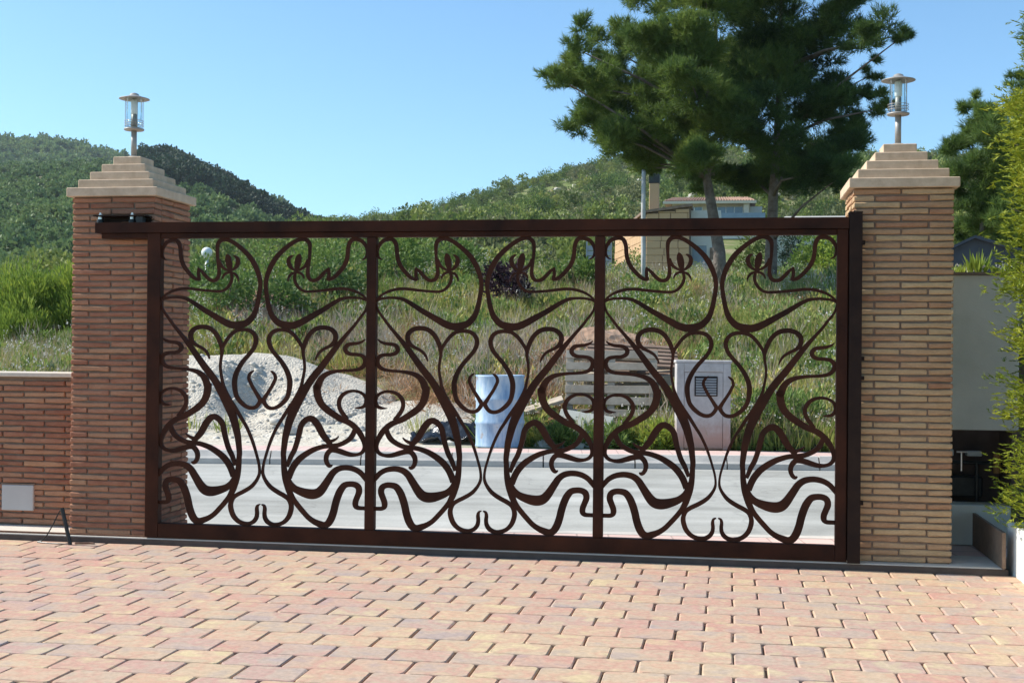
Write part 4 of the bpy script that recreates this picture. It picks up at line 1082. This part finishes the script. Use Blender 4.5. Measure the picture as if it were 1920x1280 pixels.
M['weedgreen'] = leaf_mat('weed_leaves', [(0, (0.084, 0.156, 0.036)), (.5, (0.168, 0.252, 0.060)), (1, (0.288, 0.360, 0.108))], .35)
M['tassel'] = leaf_mat('dry_tassels', [(0, (.30, .24, .19)), (.5, (.42, .35, .28)), (1, (.52, .45, .38))], .3)
M['straw'] = leaf_mat('straw', [(0, (0.299, 0.224, 0.110)), (.5, (0.437, 0.347, 0.198)), (1, (0.575, 0.493, 0.308))], .3, pscale=.35)
M['blossom'] = leaf_mat('blossom', [(0, (.50, .48, .36)), (.6, (.60, .58, .52)), (1, (.62, .52, .55))], .3)

# ---- the two big pines: clusters as (x, z, radius) in the tree's own plane, depth drawn at random
def pine_tree(name, label, base, trunk, clusters, seed, thin=.014, dens=1000, group='tall pines before the villa', r0=.155, rs=1.0, nl=.15):
    n0 = len(clusters)
    clusters = clusters+[(x+rr.uniform(-.6, .6)*r, z+rr.uniform(-.15, .6)*r, r*rr.uniform(.6, .95), dy+rr.uniform(-1.3, 1.3)*rs) for x, z, r, dy in clusters for _ in range(2)]
    rng = np.random.default_rng(seed)
    root = empty(name, base); tag(root, label, 'tree', group)
    b = np.array(base)
    mb = MB()
    tp = [np.array(p)-b for p in trunk]
    n = len(tp); rad = [r0*(1-.8*(i/(n-1))) for i in range(n)]
    mb.tube(tp, rad, 12)
    geo = []
    for ci_, (x, z, r, dy) in enumerate(clusters):
        c = np.array([x, b[1]+dy, z])-b
        # limb from the trunk
        zt = c[2]-.35-.28*abs(c[0])
        k = min(range(1, n), key=lambda i: abs(tp[i][2]-zt)); s = tp[k]
        m1 = s*.5+c*.5+np.array([rng.normal()*.12, rng.normal()*.12, .10])
        if rs == 1.0 and ci_ < n0 and (ci_ % 2 == 0 or r < .3):
            mb.tube([s, m1, c], [.042*rs, .028*rs, .010*rs], 6)
        # sub-clumps give the lumpy outline
        ns = max(6, int(11*r/rs))
        for q in range(ns):
            sc, sdv = in_ball(rng, 1, c, r*.85, .2, .72)
            sr = r*rng.uniform(.36, .62)
            m = int(dens*r*r/ns*rng.uniform(.8, 1.2))+6
            P, d = in_ball(rng, m, sc[0], sr, .1, .62)
            A = unit(d*.6+sdv*.5+np.array([0, 0, .6]))
            geo.append(needles(rng, P, A, 8, nl, thin, .6))
    V, F = cat_geo(geo)
    mb.build('trunk', M['bark'], root, True)
    link('crown', np_mesh('crown', V, F, M['pine']), root)
    return root
rr = random.Random(5)
def px(x, y, r, s=28.0, dy=None):
    """sight-line units to metres at the tree's distance"""
    a = (x-960)/2427.7; yaw = YAW
    t = (a*math.cos(yaw)-math.sin(yaw))/(math.cos(yaw)+a*math.sin(yaw))
    X = t*s; Z = CAMZ+(648-y+(x-960)*.009)/2427.7*s*.99
    return (X, Z, r/2427.7*s, rr.uniform(-1.9, 1.9) if dy is None else dy)
CL1 = [(1150,75,46),(1205,135,58),(1225,85,56),(1120,95,30),(1090,175,44),(1140,200,52),(1105,120,40),(1150,255,46),(1175,165,58),(1130,225,48),(1190,280,44),(1290,320,36),(1190,245,50),(1310,280,54),(1110,150,44),(1075,120,38),(1062,165,34),(1120,185,50),(1095,235,42),(1150,120,52),(1175,40,42),(1195,5,36),(1225,170,66),(1165,270,48),(1240,250,56),(1280,90,78),(1300,190,72),(1245,30,60),(1320,20,74),(1300,300,54),(1200,285,40),(1370,110,80),(1345,240,66),(1180,215,50),(1270,240,60),(1330,130,70),(1300,-70,90),(1220,-50,60),(1380,-40,90),(1380,190,70),(1335,310,40),(1290,130,70),(1250,120,60),(1200,80,50)]
CL2 = [(1500,345,42),(1425,325,46),(1560,350,36),(1440,280,56),(1450,50,84),(1440,170,84),(1470,280,62),(1530,80,72),(1570,50,50),(1560,165,56),(1600,120,42),(1640,130,20),(1668,112,12),(1682,100,9),(1550,255,60),(1605,240,42),(1635,225,24),(1550,320,46),(1455,325,48),(1515,320,46),(1400,310,48),(1395,260,58),(1480,120,70),(1440,-50,100),(1530,-30,80),(1590,5,46),(1420,100,80),(1580,195,38),(1510,200,58),(1580,285,34)]
b1 = (-.18, 28.0, hgt(-.18, 28)-.1); b2 = (.88, 29.0, hgt(.88, 29)-.1)
pine_tree('pine_tree', 'big green pine with a slightly bent bare trunk in front of the villa',
          b1, [b1, (-.22, 28, 3.3), (-.36, 28, 4.1), (-.5, 28, 4.9), (-.55, 28, 6.2), (-.35, 28, 7.6), (-.3, 28, 9.6)], [px(*c) for c in CL1], 21)
pine_tree('pine_tree', 'big green pine with a straight dark trunk next to the bungalow roof',
          b2, [b2, (.9, 29, 3.6), (.93, 29, 4.6), (1.0, 29, 5.8), (1.05, 29, 7.4), (1.1, 29, 9.8)], [px(*c, s=29.0) for c in CL2], 22)

# ---- bush builder used for things and for scattered stuff
def bush_geo(seed, w, h, n, leaf, lw, nclump=14, upright=.4, needle=False):
    rng = np.random.default_rng(seed); geo = []
    for k in range(nclump):
        a = rng.uniform(0, 2*np.pi); rad = w*.5*np.sqrt(rng.uniform(0, .8))
        zz = h*rng.uniform(.18, .80)*(1-.5*(rad/(w*.5))**2)
        c = np.array([rad*np.cos(a), rad*np.sin(a), zz]); r = .26*min(w, h)*rng.uniform(.7, 1.3)
        m = max(4, n//nclump)
        P, d = in_ball(rng, m, c, r, .2, .9)
        P[:, 2] = np.maximum(P[:, 2], .02)
        A = unit(d+np.array([0, 0, upright])+rng.normal(size=d.shape)*.3)
        geo.append(needles(rng, P, A, 5, leaf, lw, .5) if needle else leaves(rng, P, A, leaf*rng.uniform(.7, 1.3, m), lw))
    return cat_geo(geo)
def stems_geo(seed, w, h, n=5, r0=.02):
    r = random.Random(seed); mb = MB()
    for k in range(n):
        a = r.uniform(0, 6.28); q = r.uniform(.1, .38)*w
        mb.tube([(0, 0, -.08), (math.cos(a)*q*.4, math.sin(a)*q*.4, h*.3), (math.cos(a)*q, math.sin(a)*q, h*.62)], [r0, r0*.7, r0*.3], 5)
    return mb
def bush(name, label, cat, x, y, w, h, mat, seed, n=1400, leaf=.08, lw=.04, group=None, upright=.4, needle=False, nclump=16, zoff=0.0):
    root = empty(name, (x, y, hgt(x, y)+zoff)); tag(root, label, cat, group)
    V, F = bush_geo(seed, w, h, n, leaf, lw, nclump, upright, needle)
    link('foliage', np_mesh('foliage', V, F, mat), root)
    stems_geo(seed, w, h).build('stems', M['bark'], root)
    return root
bush('purple_shrub', 'dark purple-leaved shrub in the meadow', 'shrub', -4.13, 24, .75, .98, M['purple'], 3, 1500, .09, .05, zoff=.1)
SHRUB_LABELS = ['wide green shrub directly behind the crest of the limestone heap', 'green shrub beside the small reddish earth mound', 'green shrub growing under the white globe street lamp']
for k, (x, y, w_, h_) in enumerate([(-8.75, 21.6, 1.5, 1.25), (-7.75, 21.9, 1.15, 1.15), (-9.5, 22.6, 1.4, 1.2), (-7.3, 23.2, 1.0, 1.0), (-8.3, 24.6, 1.6, 1.5), (-6.6, 25.2, 1.3, 1.2), (-9.75, 26, 1.5, 1.4), (-9.0, 28, 1.8, 1.5), (-6.9, 20.4, .8, .6), (-5.6, 26.5, 1.2, 1.0), (-7.6, 29.5, 1.7, 1.4), (-4.8, 28.5, 1.2, .9), (-3.1, 26, .9, .8), (-12.9, 33, 2.2, 1.8)]):
    bush('meadow_shrub', SHRUB_LABELS[0] if k == 0 else SHRUB_LABELS[1] if k == 1 else SHRUB_LABELS[2] if k == 13 else 'round green shrub among the bushes on the upper slope behind the limestone heap', 'shrub', x, y, w_, h_, M['shrub'], 40+k, 1900, .085, .045, 'green shrubs on the slope')
for k, (x, y, w_, h_) in enumerate([(-14.35, 24.2, 1.3, 2.5), (-13.85, 24, 1.25, 2.85), (-13.25, 24.3, 1.15, 2.4), (-12.85, 24, 1.05, 2.5), (-14.9, 24.6, 1.4, 2.3), (-13.6, 23.3, 1.1, 1.9)]):
    bush('broom_shrub', 'tall bright green feathery shrub above the low brick wall', 'shrub', x, y, w_, h_, M['brightshrub'], 60+k, 6500, .13, .024, 'feathery shrubs beyond the low wall', 1.6, nclump=34, zoff=-.35)
bush('pale_shrub', 'low pale green cushion shrub at the foot of the feathery shrubs', 'shrub', -11.9, 21.5, 1.0, .62, M['brightshrub'], 71, 1800, .07, .025, nclump=18)
for k, (x, y, w_, h_, lb) in enumerate([(-2.9, 17.3, 1.5, .55, 'tangle of dry reddish brush behind the blue drum'), (-2.2, 18.6, 1.3, .6, 'dry brown brush heap on the slope above the drum'), (-1.3, 19.2, 1.5, .65, 'rusty dry brush lying on the earth mound above the pallets'), (-2.35, 16.5, 1.2, .55, 'grey-brown dry twigs between drum and pallets'), (-.35, 16.6, .6, .35, 'dry brown weeds beside the brown pallet')]):
    bush('dry_brush', lb, 'brush', x, y, w_, h_, M['brush'], 80+k, 1500, .16, .014, upright=.1, nclump=18)
for k, (x, y, w_, h_, lb) in enumerate([(.42, 15.9, .75, 1.0, 'leafy green weed clump right behind the concrete cabinet'), (.85, 16.4, .8, .8, 'green weed bush beyond the cabinet near the limestone lumps'), (-.85, 15.35, .5, .45, 'yellowish weed clump between leaning pallet and cabinet'), (-1.95, 15.2, .35, .28, 'small green weed clump at the pavement beside the drum'), (-1.4, 15.3, .6, .3, 'low green weeds in front of the leaning pallet'), (1.25, 15.6, .5, .35, 'yellow-flowered weed clump by the far pavement')]):
    bush('weed_clump', lb, 'weed', x, y, w_, h_, M['brightshrub'] if k in (2, 5) else M['shrub'], 90+k, 1100, .09, .022, upright=.9, nclump=16)
bush('garden_shrub', 'dark leafy shrub in front of the grey boundary wall', 'shrub', 2.3, 37, 1.2, 1.9, M['shrub'], 101, 2600, .11, .06, nclump=22)
bush('garden_shrub', 'rounded rose bush beside the buff brick pillar', 'shrub', 2.95, 36, 1.4, 2.2, M['brightshrub'], 102, 2600, .11, .06, nclump=22)
bush('garden_shrub', 'silvery green shrub beneath the straight pine', 'shrub', .55, 34, 1.0, 1.6, M['scrub'], 103, 2200, .10, .04, nclump=22)
bush('garden_shrub', 'dark cypress-like shrub against the grey boundary wall', 'shrub', 1.75, 38.5, .9, 2.1, M['darkpine'], 104, 2600, .10, .04, nclump=22)

# ---- conifers beside the buff pillar and the golden thuja in the planter
def conifer(name, label, x, y, z0, h, w, mat, seed, n, L, W_, lean=0.0, k=9, tiers=26, spread=.55, group=None):
    rng = np.random.default_rng(seed)
    root = empty(name, (x, y, z0)); tag(root, label, 'tree', group)
    geo = []; mb = MB().tube([(0, 0, -.1), (lean*.5, 0, h*.5), (lean, 0, h*.96)], [.035*h**.6, .022*h**.6, .006], 8)
    for t in range(tiers):
        f = (t+.5)/tiers; zz = h*(.04+.94*f)
        rw = w*.5*(1-f)**.75*(.82+.36*rng.uniform()) if f > .18 else w*.5*(.72+f*1.2)*(.85+.3*rng.uniform())
        nb = max(4, int(9*(1-f)+3))
        for b in range(nb):
            a = rng.uniform(0, 2*np.pi); e = np.array([np.cos(a)*rw+lean*f, np.sin(a)*rw, zz+rw*.25])
            s = np.array([lean*f, 0, zz-.1*rw])
            if b % 2 == 0: mb.tube([s, (s+e)/2+np.array([0, 0, .04]), e], [.012, .008, .003], 4)
            m = max(5, int(n/(tiers*nb)))
            u = rng.uniform(.25, 1.05, (m, 1))
            P = s+(e-s)*u+rng.normal(size=(m, 3))*w*.045
            A = unit((e-s)[None]*np.ones((m, 1))/max(rw, .05)*.8+rng.normal(size=(m, 3))*.45+np.array([0, 0, .35]))
            geo.append(needles(rng, P, A, k, L, W_, spread))
    V, F = cat_geo(geo)
    mb.build('trunk', M['bark'], root)
    link('crown', np_mesh('crown', V, F, mat), root)
    return root
def round_pine(label, x, y, h, cl, seed, dens=900):
    z0 = .15
    pine_tree('pine_tree', label, (x, y, z0), [(x, y, z0), (x+.02, y, z0+h*.35), (x-.03, y, z0+h*.55), (x, y, z0+h*.7)], [px(*c, s=y, dy=rr.uniform(-.7, .7)) for c in cl], seed, .009, dens, 'pines beyond the niche wall', .10, .45, .10)
round_pine('mid-green pine rising behind the white niche wall', 2.95, 16, 4.0, [(1835,235,30),(1810,270,34),(1775,290,22),(1850,290,42),(1800,330,42),(1860,350,46),(1820,390,46),(1780,350,30),(1850,420,40),(1800,430,36),(1830,460,34),(1870,240,30),(1760,330,16),(1815,205,14),(1870,470,36),(1800,475,26)], 31, 3000)
round_pine('dark green pine standing behind the golden conifer', 3.7, 17, 4.3, [(1900,300,50),(1890,230,36),(1910,380,60),(1890,440,46),(1930,250,50),(1940,330,60),(1920,470,50)], 33, 2600)
round_pine('tall pine whose tip shows above the golden conifer', 4.45, 20, 6.2, [(1925,150,26),(1945,110,30),(1950,200,50),(1960,60,40),(1970,270,70),(1915,128,10)], 34, 1800)
def thuja(x, y, z0, h, w, seed):
    rng = np.random.default_rng(seed)
    root = empty('golden_conifer', (x, y, z0)); tag(root, 'dense yellow green conifer growing in the white planter', 'tree')
    geo = []; mb = MB().tube([(0, 0, -.1), (0, 0, h*.9)], [.05, .01], 8)
    for q in range(700):
        f = rng.uniform(.0, 1)**.9; zz = h*(.02+.93*f); rw = w*.5*(1-f**8)**.6*rng.uniform(.78, 1.03)
        a = rng.uniform(0, 2*np.pi)
        o_ = np.array([np.cos(a), np.sin(a), 0])
        s = o_*rw*.35+np.array([0, 0, zz-.05]); tip = o_*rw+np.array([0, 0, zz+.10])
        if q % 3 == 0: mb.tube([s*.4+np.array([0, 0, zz*.6]), s, tip*.9+s*.1], [.012, .007, .003], 4)
        m = 64
        u = rng.uniform(.3, 1.0, (m, 1))
        P = s+(tip-s)*u+rng.normal(size=(m, 3))*np.array([.045, .045, .03])
        A = unit(o_[None]*.75+rng.normal(size=(m, 3))*.4+np.array([0, 0, .25]))
        # flat sprays: a stalk leaf with side leaflets
        S = unit(np.cross(A, np.array([0, 0, 1.0])+rng.normal(size=(m, 3))*.3))
        geo.append(leaves(rng, P, A, rng.uniform(.035, .06, m), .008))
        for j in range(4):
            sg = 1 if j % 2 else -1
            geo.append(leaves(rng, P+A*(.006+.009*j), unit(A*.8+S*sg*.6), rng.uniform(.018, .034, m), .007))
    V, F = cat_geo(geo)
    mb.build('trunk', M['bark'], root)
    link('foliage', np_mesh('foliage', V, F, M['thuja']), root)
thuja(2.02, 7.2, .2, 3.25, 1.18, 51)

# ---- scattered stuff with geometry nodes
def scatter(name, P, S, protos, seed, label=None, tilt=.0):
    rng = np.random.default_rng(seed)
    me = bpy.data.meshes.new(name); n = len(P)
    me.vertices.add(n); me.vertices.foreach_set('co', np.asarray(P, np.float32).ravel())
    a = me.attributes.new('sc', 'FLOAT', 'POINT'); a.data.foreach_set('value', np.asarray(S, np.float32))
    a = me.attributes.new('rz', 'FLOAT', 'POINT'); a.data.foreach_set('value', rng.uniform(0, 6.28, n).astype(np.float32))
    a = me.attributes.new('ix', 'INT', 'POINT'); a.data.foreach_set('value', rng.integers(0, len(protos), n).astype(np.int32))
    o = link(name, me)
    cl = bpy.data.collections.new(name+'_sources')
    for k, (V, F, m) in enumerate(protos):
        cl.objects.link(bpy.data.objects.new('%s_source_%02d' % (name, k), np_mesh(name+'_source', V, F, m)))
    ng = bpy.data.node_groups.new(name, 'GeometryNodeTree')
    ng.interface.new_socket('Geometry', in_out='INPUT', socket_type='NodeSocketGeometry')
    ng.interface.new_socket('Geometry', in_out='OUTPUT', socket_type='NodeSocketGeometry')
    N = ng.nodes; gi = N.new('NodeGroupInput'); go = N.new('NodeGroupOutput')
    ip = N.new('GeometryNodeInstanceOnPoints'); ci = N.new('GeometryNodeCollectionInfo')
    ci.inputs['Collection'].default_value = cl; ci.inputs['Separate Children'].default_value = True; ci.inputs['Reset Children'].default_value = True
    ip.inputs['Pick Instance'].default_value = True
    def at_(nm, ty):
        q = N.new('GeometryNodeInputNamedAttribute'); q.data_type = ty; q.inputs['Name'].default_value = nm; return q.outputs['Attribute']
    cx = N.new('ShaderNodeCombineXYZ'); ng.links.new(at_('rz', 'FLOAT'), cx.inputs[2])
    ng.links.new(gi.outputs[0], ip.inputs['Points']); ng.links.new(ci.outputs[0], ip.inputs['Instance'])
    ng.links.new(at_('ix', 'INT'), ip.inputs['Instance Index']); ng.links.new(cx.outputs[0], ip.inputs['Rotation'])
    ng.links.new(at_('sc', 'FLOAT'), ip.inputs['Scale'])
    ng.links.new(ip.outputs[0], go.inputs[0])
    md = o.modifiers.new('scatter', 'NODES'); md.node_group = ng
    tag(o, label, kind='stuff')
    return o
# grass
def tuft(seed, n, h, w, r):
    rng = np.random.default_rng(seed)
    a = rng.uniform(0, 6.28, n); q = r*np.sqrt(rng.uniform(0, 1, n))
    C = np.stack([np.cos(a)*q, np.sin(a)*q, np.zeros(n)], 1)
    A = unit(np.stack([np.cos(a)*.35+rng.normal(size=n)*.18, np.sin(a)*.35+rng.normal(size=n)*.18, np.ones(n)], 1))
    return leaves(rng, C, A, h*rng.uniform(.5, 1.15, n), w)
def flowers(seed, n, h):
    rng = np.random.default_rng(seed)
    C = np.stack([rng.normal(size=n)*.12, rng.normal(size=n)*.12, h*rng.uniform(.6, 1.1, n)], 1)
    C = np.repeat(C, 4, 0)+rng.normal(size=(4*n, 3))*.012
    return leaves(rng, C, rdir(rng, 4*n), .022, .018)
grass_p = [(*tuft(s, 46, h, w_, r), M['grass']) for s, h, w_, r in [(1, .34, .012, .16), (2, .24, .014, .18), (3, .44, .010, .13), (4, .28, .016, .2)]]
straw_p = [(*tuft(s, 30, h, .009, .14), M['straw']) for s, h in [(5, .55), (6, .42)]]
flow_p = [(*flowers(8, 9, .5), M['blossom']), (*flowers(9, 6, .42), M['blossom'])]
def field(n, seed, y0=15.4, y1=37, bias=1.6, avoid=True):
    r = np.random.default_rng(seed)
    y = y0+(y1-y0)*r.uniform(0, 1, n)**bias
    t = r.uniform(-.70, .22, n); x = t*y
    d = y-walk_back(x); ok = d > .12
    if avoid:
        sand = (x < -2.9) & (y < 17.3+hnoise(x, y, 1.2)*.5) & (x > -9)
        ok &= ~(sand & (r.uniform(0, 1, n) < .985))
        ok &= ~((np.abs(x+6.45) < 2.3) & (np.abs(y-17.1) < 1.6))
        ok &= ~((np.abs(x+1.4) < .6) & (y > 15.6) & (y < 16.5))
        dens = hnoise(x, y, 1.6, 6)
        ok &= r.uniform(-.9, 1.1, n) < dens+.55
    x, y = x[ok], y[ok]
    return np.stack([x, y, height(x, y)-.02], 1)
P = field(11000, 1); scatter('grass', P, np.random.default_rng(2).uniform(.55, 1.25, len(P)), grass_p, 3)
P = field(3000, 4); scatter('dry_grass', P, np.random.default_rng(5).uniform(.6, 1.3, len(P)), straw_p, 6)
P = field(1100, 7); scatter('wild_flowers', P, np.random.default_rng(8).uniform(.8, 1.4, len(P)), flow_p, 9)
weed_p = [(*bush_geo(420+k, w_, h_, 120, .09, .035, 9, .8), M[mm]) for k, (w_, h_, mm) in enumerate([(.5, .38, 'shrub'), (.7, .32, 'weedgreen'), (.45, .55, 'weedgreen'), (.6, .45, 'grass')])]
P = field(4200, 31, bias=1.3); scatter('weeds', P, np.random.default_rng(32).uniform(.5, 1.25, len(P)), weed_p, 33)
dry_p = [(*bush_geo(430+k, .7, .3, 110, .13, .010, 8, .6), M['brush']) for k in range(2)]+[(*bush_geo(435, .5, .6, 90, .16, .008, 8, 1.6), M['tassel'])]
P = field(1100, 34, bias=1.2)
Pd = np.random.default_rng(37).normal(size=(420, 2))*np.array([1.1, 1.2])+np.array([-2.6, 18.6]); Pd = Pd[Pd[:, 1] > 16.4]
Pe = np.random.default_rng(38).normal(size=(160, 2))*np.array([1.0, .8])+np.array([-6.2, 20.3])
Pd = np.concatenate([Pd, Pe]); P = np.concatenate([P, np.column_stack([Pd, height(Pd[:, 0], Pd[:, 1])-.02])])
scatter('dry_weeds', P, np.random.default_rng(35).uniform(.5, 1.3, len(P)), dry_p, 36)
P0 = np.random.default_rng(61).normal(size=(650, 2))*np.array([1.25, .55])+np.array([-6.3, 16.2]); P0 = P0[P0[:, 1] > 14.95]
hp_ = gprof((P0[:, 0]+6.65)/2.2, (P0[:, 1]-17.0)/1.55); ins = ((P0[:, 0]+6.65)/2.2)**2+((P0[:, 1]-17.0)/1.55)**2 < .95
P = np.column_stack([P0, height(P0[:, 0], P0[:, 1])+np.where(ins, np.maximum(hp_, 0), 0)])
sk = []
for k in range(3):
    v, f = rock_geo(330+k, .05, .042, .032); sk.append((np.array(v), np.array(f), M['stone']))
scatter('gravel_stones', P, np.random.default_rng(62).gamma(2.0, .25, len(P)).clip(.2, 1.8), sk, 63)
# low scrub between meadow and hill, then the hills
def hillpts(n, seed, y0, y1, t0, t1, zf, bias=1.0):
    r = np.random.default_rng(seed); y = y0+(y1-y0)*r.uniform(0, 1, n)**bias; t = r.uniform(t0, t1, n); x = t*y
    return np.stack([x, y, zf(x, y)], 1)
scr_p = [(*bush_geo(200+k, w_, h_, 520, .15, .11, 14), M['scrub' if k % 2 else 'paleScrub']) for k, (w_, h_) in enumerate([(1.6, 1.0), (1.3, 1.25), (2.0, .9), (1.1, 1.5)])]
near_p = [(*bush_geo(210+k, w_, h_, 900, .085, .055, 16), M[mm]) for k, (w_, h_, mm) in enumerate([(1.6, 1.0, 'scrub'), (1.3, 1.25, 'shrub'), (2.0, .9, 'paleScrub'), (1.1, 1.5, 'scrub')])]
P = hillpts(420, 11, 29, 75, -.72, .30, height); P = P[~((P[:, 1] < 72) & (P[:, 0] > -7) & (P[:, 0] < 9) & (P[:, 1] > 50))]; P = P[~((P[:, 0] > -2.5) & (P[:, 1] < 40))]
scatter('scrub', P, np.random.default_rng(12).uniform(.4, .95, len(P)), near_p, 13)
P = hillpts(4000, 14, 66, 262, -.62, .40, height, .9); P = P[~((P[:, 0] > -7) & (P[:, 0] < 4.5) & (P[:, 1] < 110))]
P = P[hnoise(P[:, 0], P[:, 1], 9, 8)+np.random.default_rng(4).normal(size=len(P))*.3 > -.45]
scatter('hillside_scrub', P, np.random.default_rng(15).gamma(3.0, .42, len(P)).clip(.4, 2.6), scr_p, 16)
hp = [(*bush_geo(220+k, 2.2, h_, 480, .26, .16, 14, .6), M['pine']) for k, h_ in enumerate([3.0, 2.4, 3.6])]
P = hillpts(520, 17, 110, 255, -.5, .40, height, .7); scatter('hillside_pines', P, np.random.default_rng(18).uniform(.5, 1.2, len(P)), hp, 19)
rk = []
for k in range(3):
    v, f = rock_geo(300+k, .9, .7, .4); rk.append((np.array(v), np.array(f), M['stone']))
P = hillpts(900, 20, 75, 240, -.2, .40, height); P = P[hnoise(P[:, 0], P[:, 1], 11, 3) > .15]
scatter('hillside_rocks', P, np.random.default_rng(21).uniform(.4, 1.5, len(P)), rk, 22)
fp = [(*bush_geo(240+k, 4.2, h_, 240, .75, .62, 12), M['farscrub']) for k, h_ in enumerate([2.6, 3.4, 2.2])]
P = hillpts(8200, 23, 335, 650, -1.0, -.36, hC, .8); P = P[hnoise(P[:, 0], P[:, 1], 26, 8)+np.random.default_rng(3).normal(size=len(P))*.35 > -.55]
scatter('far_hill_scrub', P, np.random.default_rng(24).gamma(4, .27, len(P)).clip(.4, 2.4), fp, 25)
dp = [(*bush_geo(260+k, 3.4, h_, 300, .6, .5, 13, .8), M['darkpine']) for k, h_ in enumerate([5.2, 4.2, 6.2])]
P = hillpts(2000, 26, 240, 334, -.478, -.28, hB, .6); scatter('wood', P, np.random.default_rng(27).uniform(.55, 1.15, len(P)), dp, 28)
P = hillpts(3200, 29, 125, 330, -1.0, -.30, hB, .9); scatter('lower_hill_scrub', P, np.random.default_rng(30).uniform(.35, .9, len(P)), fp, 31)
# single trees one can pick out along the crests
def crest(name, label, cat_, group, pts, protoset, zf, sc):
    ms = [np_mesh('crown', V, F, m) for V, F, m in protoset]
    tm = MB().tube([(0, 0, -.5), (0, 0, 1.4)], [.16, .10], 6).mesh('trunk', M['bark'])
    for k, (x, y, s) in enumerate(pts):
        r = empty(name, (x, y, float(zf(x, y))-.1), k*1.7); r.scale = (s*sc,)*3
        tag(r, label, cat_, group)
        link('crown', ms[k % len(ms)], r); link('trunk', tm, r)
crest('crest_pine', 'small bushy pine standing on the skyline of the scrub hill', 'tree', 'pines along the crest of the scrub hill',
      [(t*246, 246, s) for t, s in [(-.313, .75), (-.285, .7), (-.255, .9), (-.233, .75), (-.215, 1.05), (-.196, 1.1), (-.175, 1.0), (-.162, .8), (-.145, .8), (-.12, 1.1), (-.105, .9), (-.085, 1.2), (-.07, .9), (-.05, 1.1)]], hp, height, 1.0)
crest('crest_conifer', 'dark conifer standing on the skyline of the wooded hill', 'tree', 'conifers along the crest of the wooded hill',
      [(t*329, 329, s) for t, s in [(-.462, 1.0), (-.452, .95), (-.443, .9), (-.432, .85), (-.424, 1.0), (-.414, .85), (-.405, .9), (-.396, .75), (-.386, .8), (-.376, .7), (-.366, .7), (-.356, .6), (-.346, .6)]], dp, hB, 1.0)
# plants on top of the niche wall
for k, (x, lb) in enumerate([(1.52, 'pale green spiky plant on top of the white niche wall'), (1.38, 'tiny white-flowered plant on top of the white niche wall by the pillar'), (1.68, 'small white-flowered plant on the niche wall by the golden conifer')]):
    root = empty('wall_plant', (x, 8.42, 1.70)); tag(root, lb, 'plant')
    V, F = tuft(400+k, 60, .15 if k == 0 else .07, .016 if k == 0 else .012, .05 if k == 0 else .09)
    link('foliage', np_mesh('foliage', V, F, M['brightshrub']), root)
    if k:
        V, F = flowers(410+k, 10, .06); link('blossom', np_mesh('blossom', V*np.array([.8, .5, 1]), F, M['blossom']), root)

# ------------------------------------------------------------------ the air between the plot and the hills
m, n, out = new_mat('air')
vol = nd(n, 'ShaderNodeVolumePrincipled'); vol.inputs['Color'].default_value = (.80, .90, 1, 1); vol.inputs['Density'].default_value = .00017; vol.inputs['Anisotropy'].default_value = .2
n.links.new(vol.outputs[0], out.inputs['Volume'])
tag(MB().box(-1150, 520, -70, 900, -1.3, 140).build('haze', m), kind='stuff')
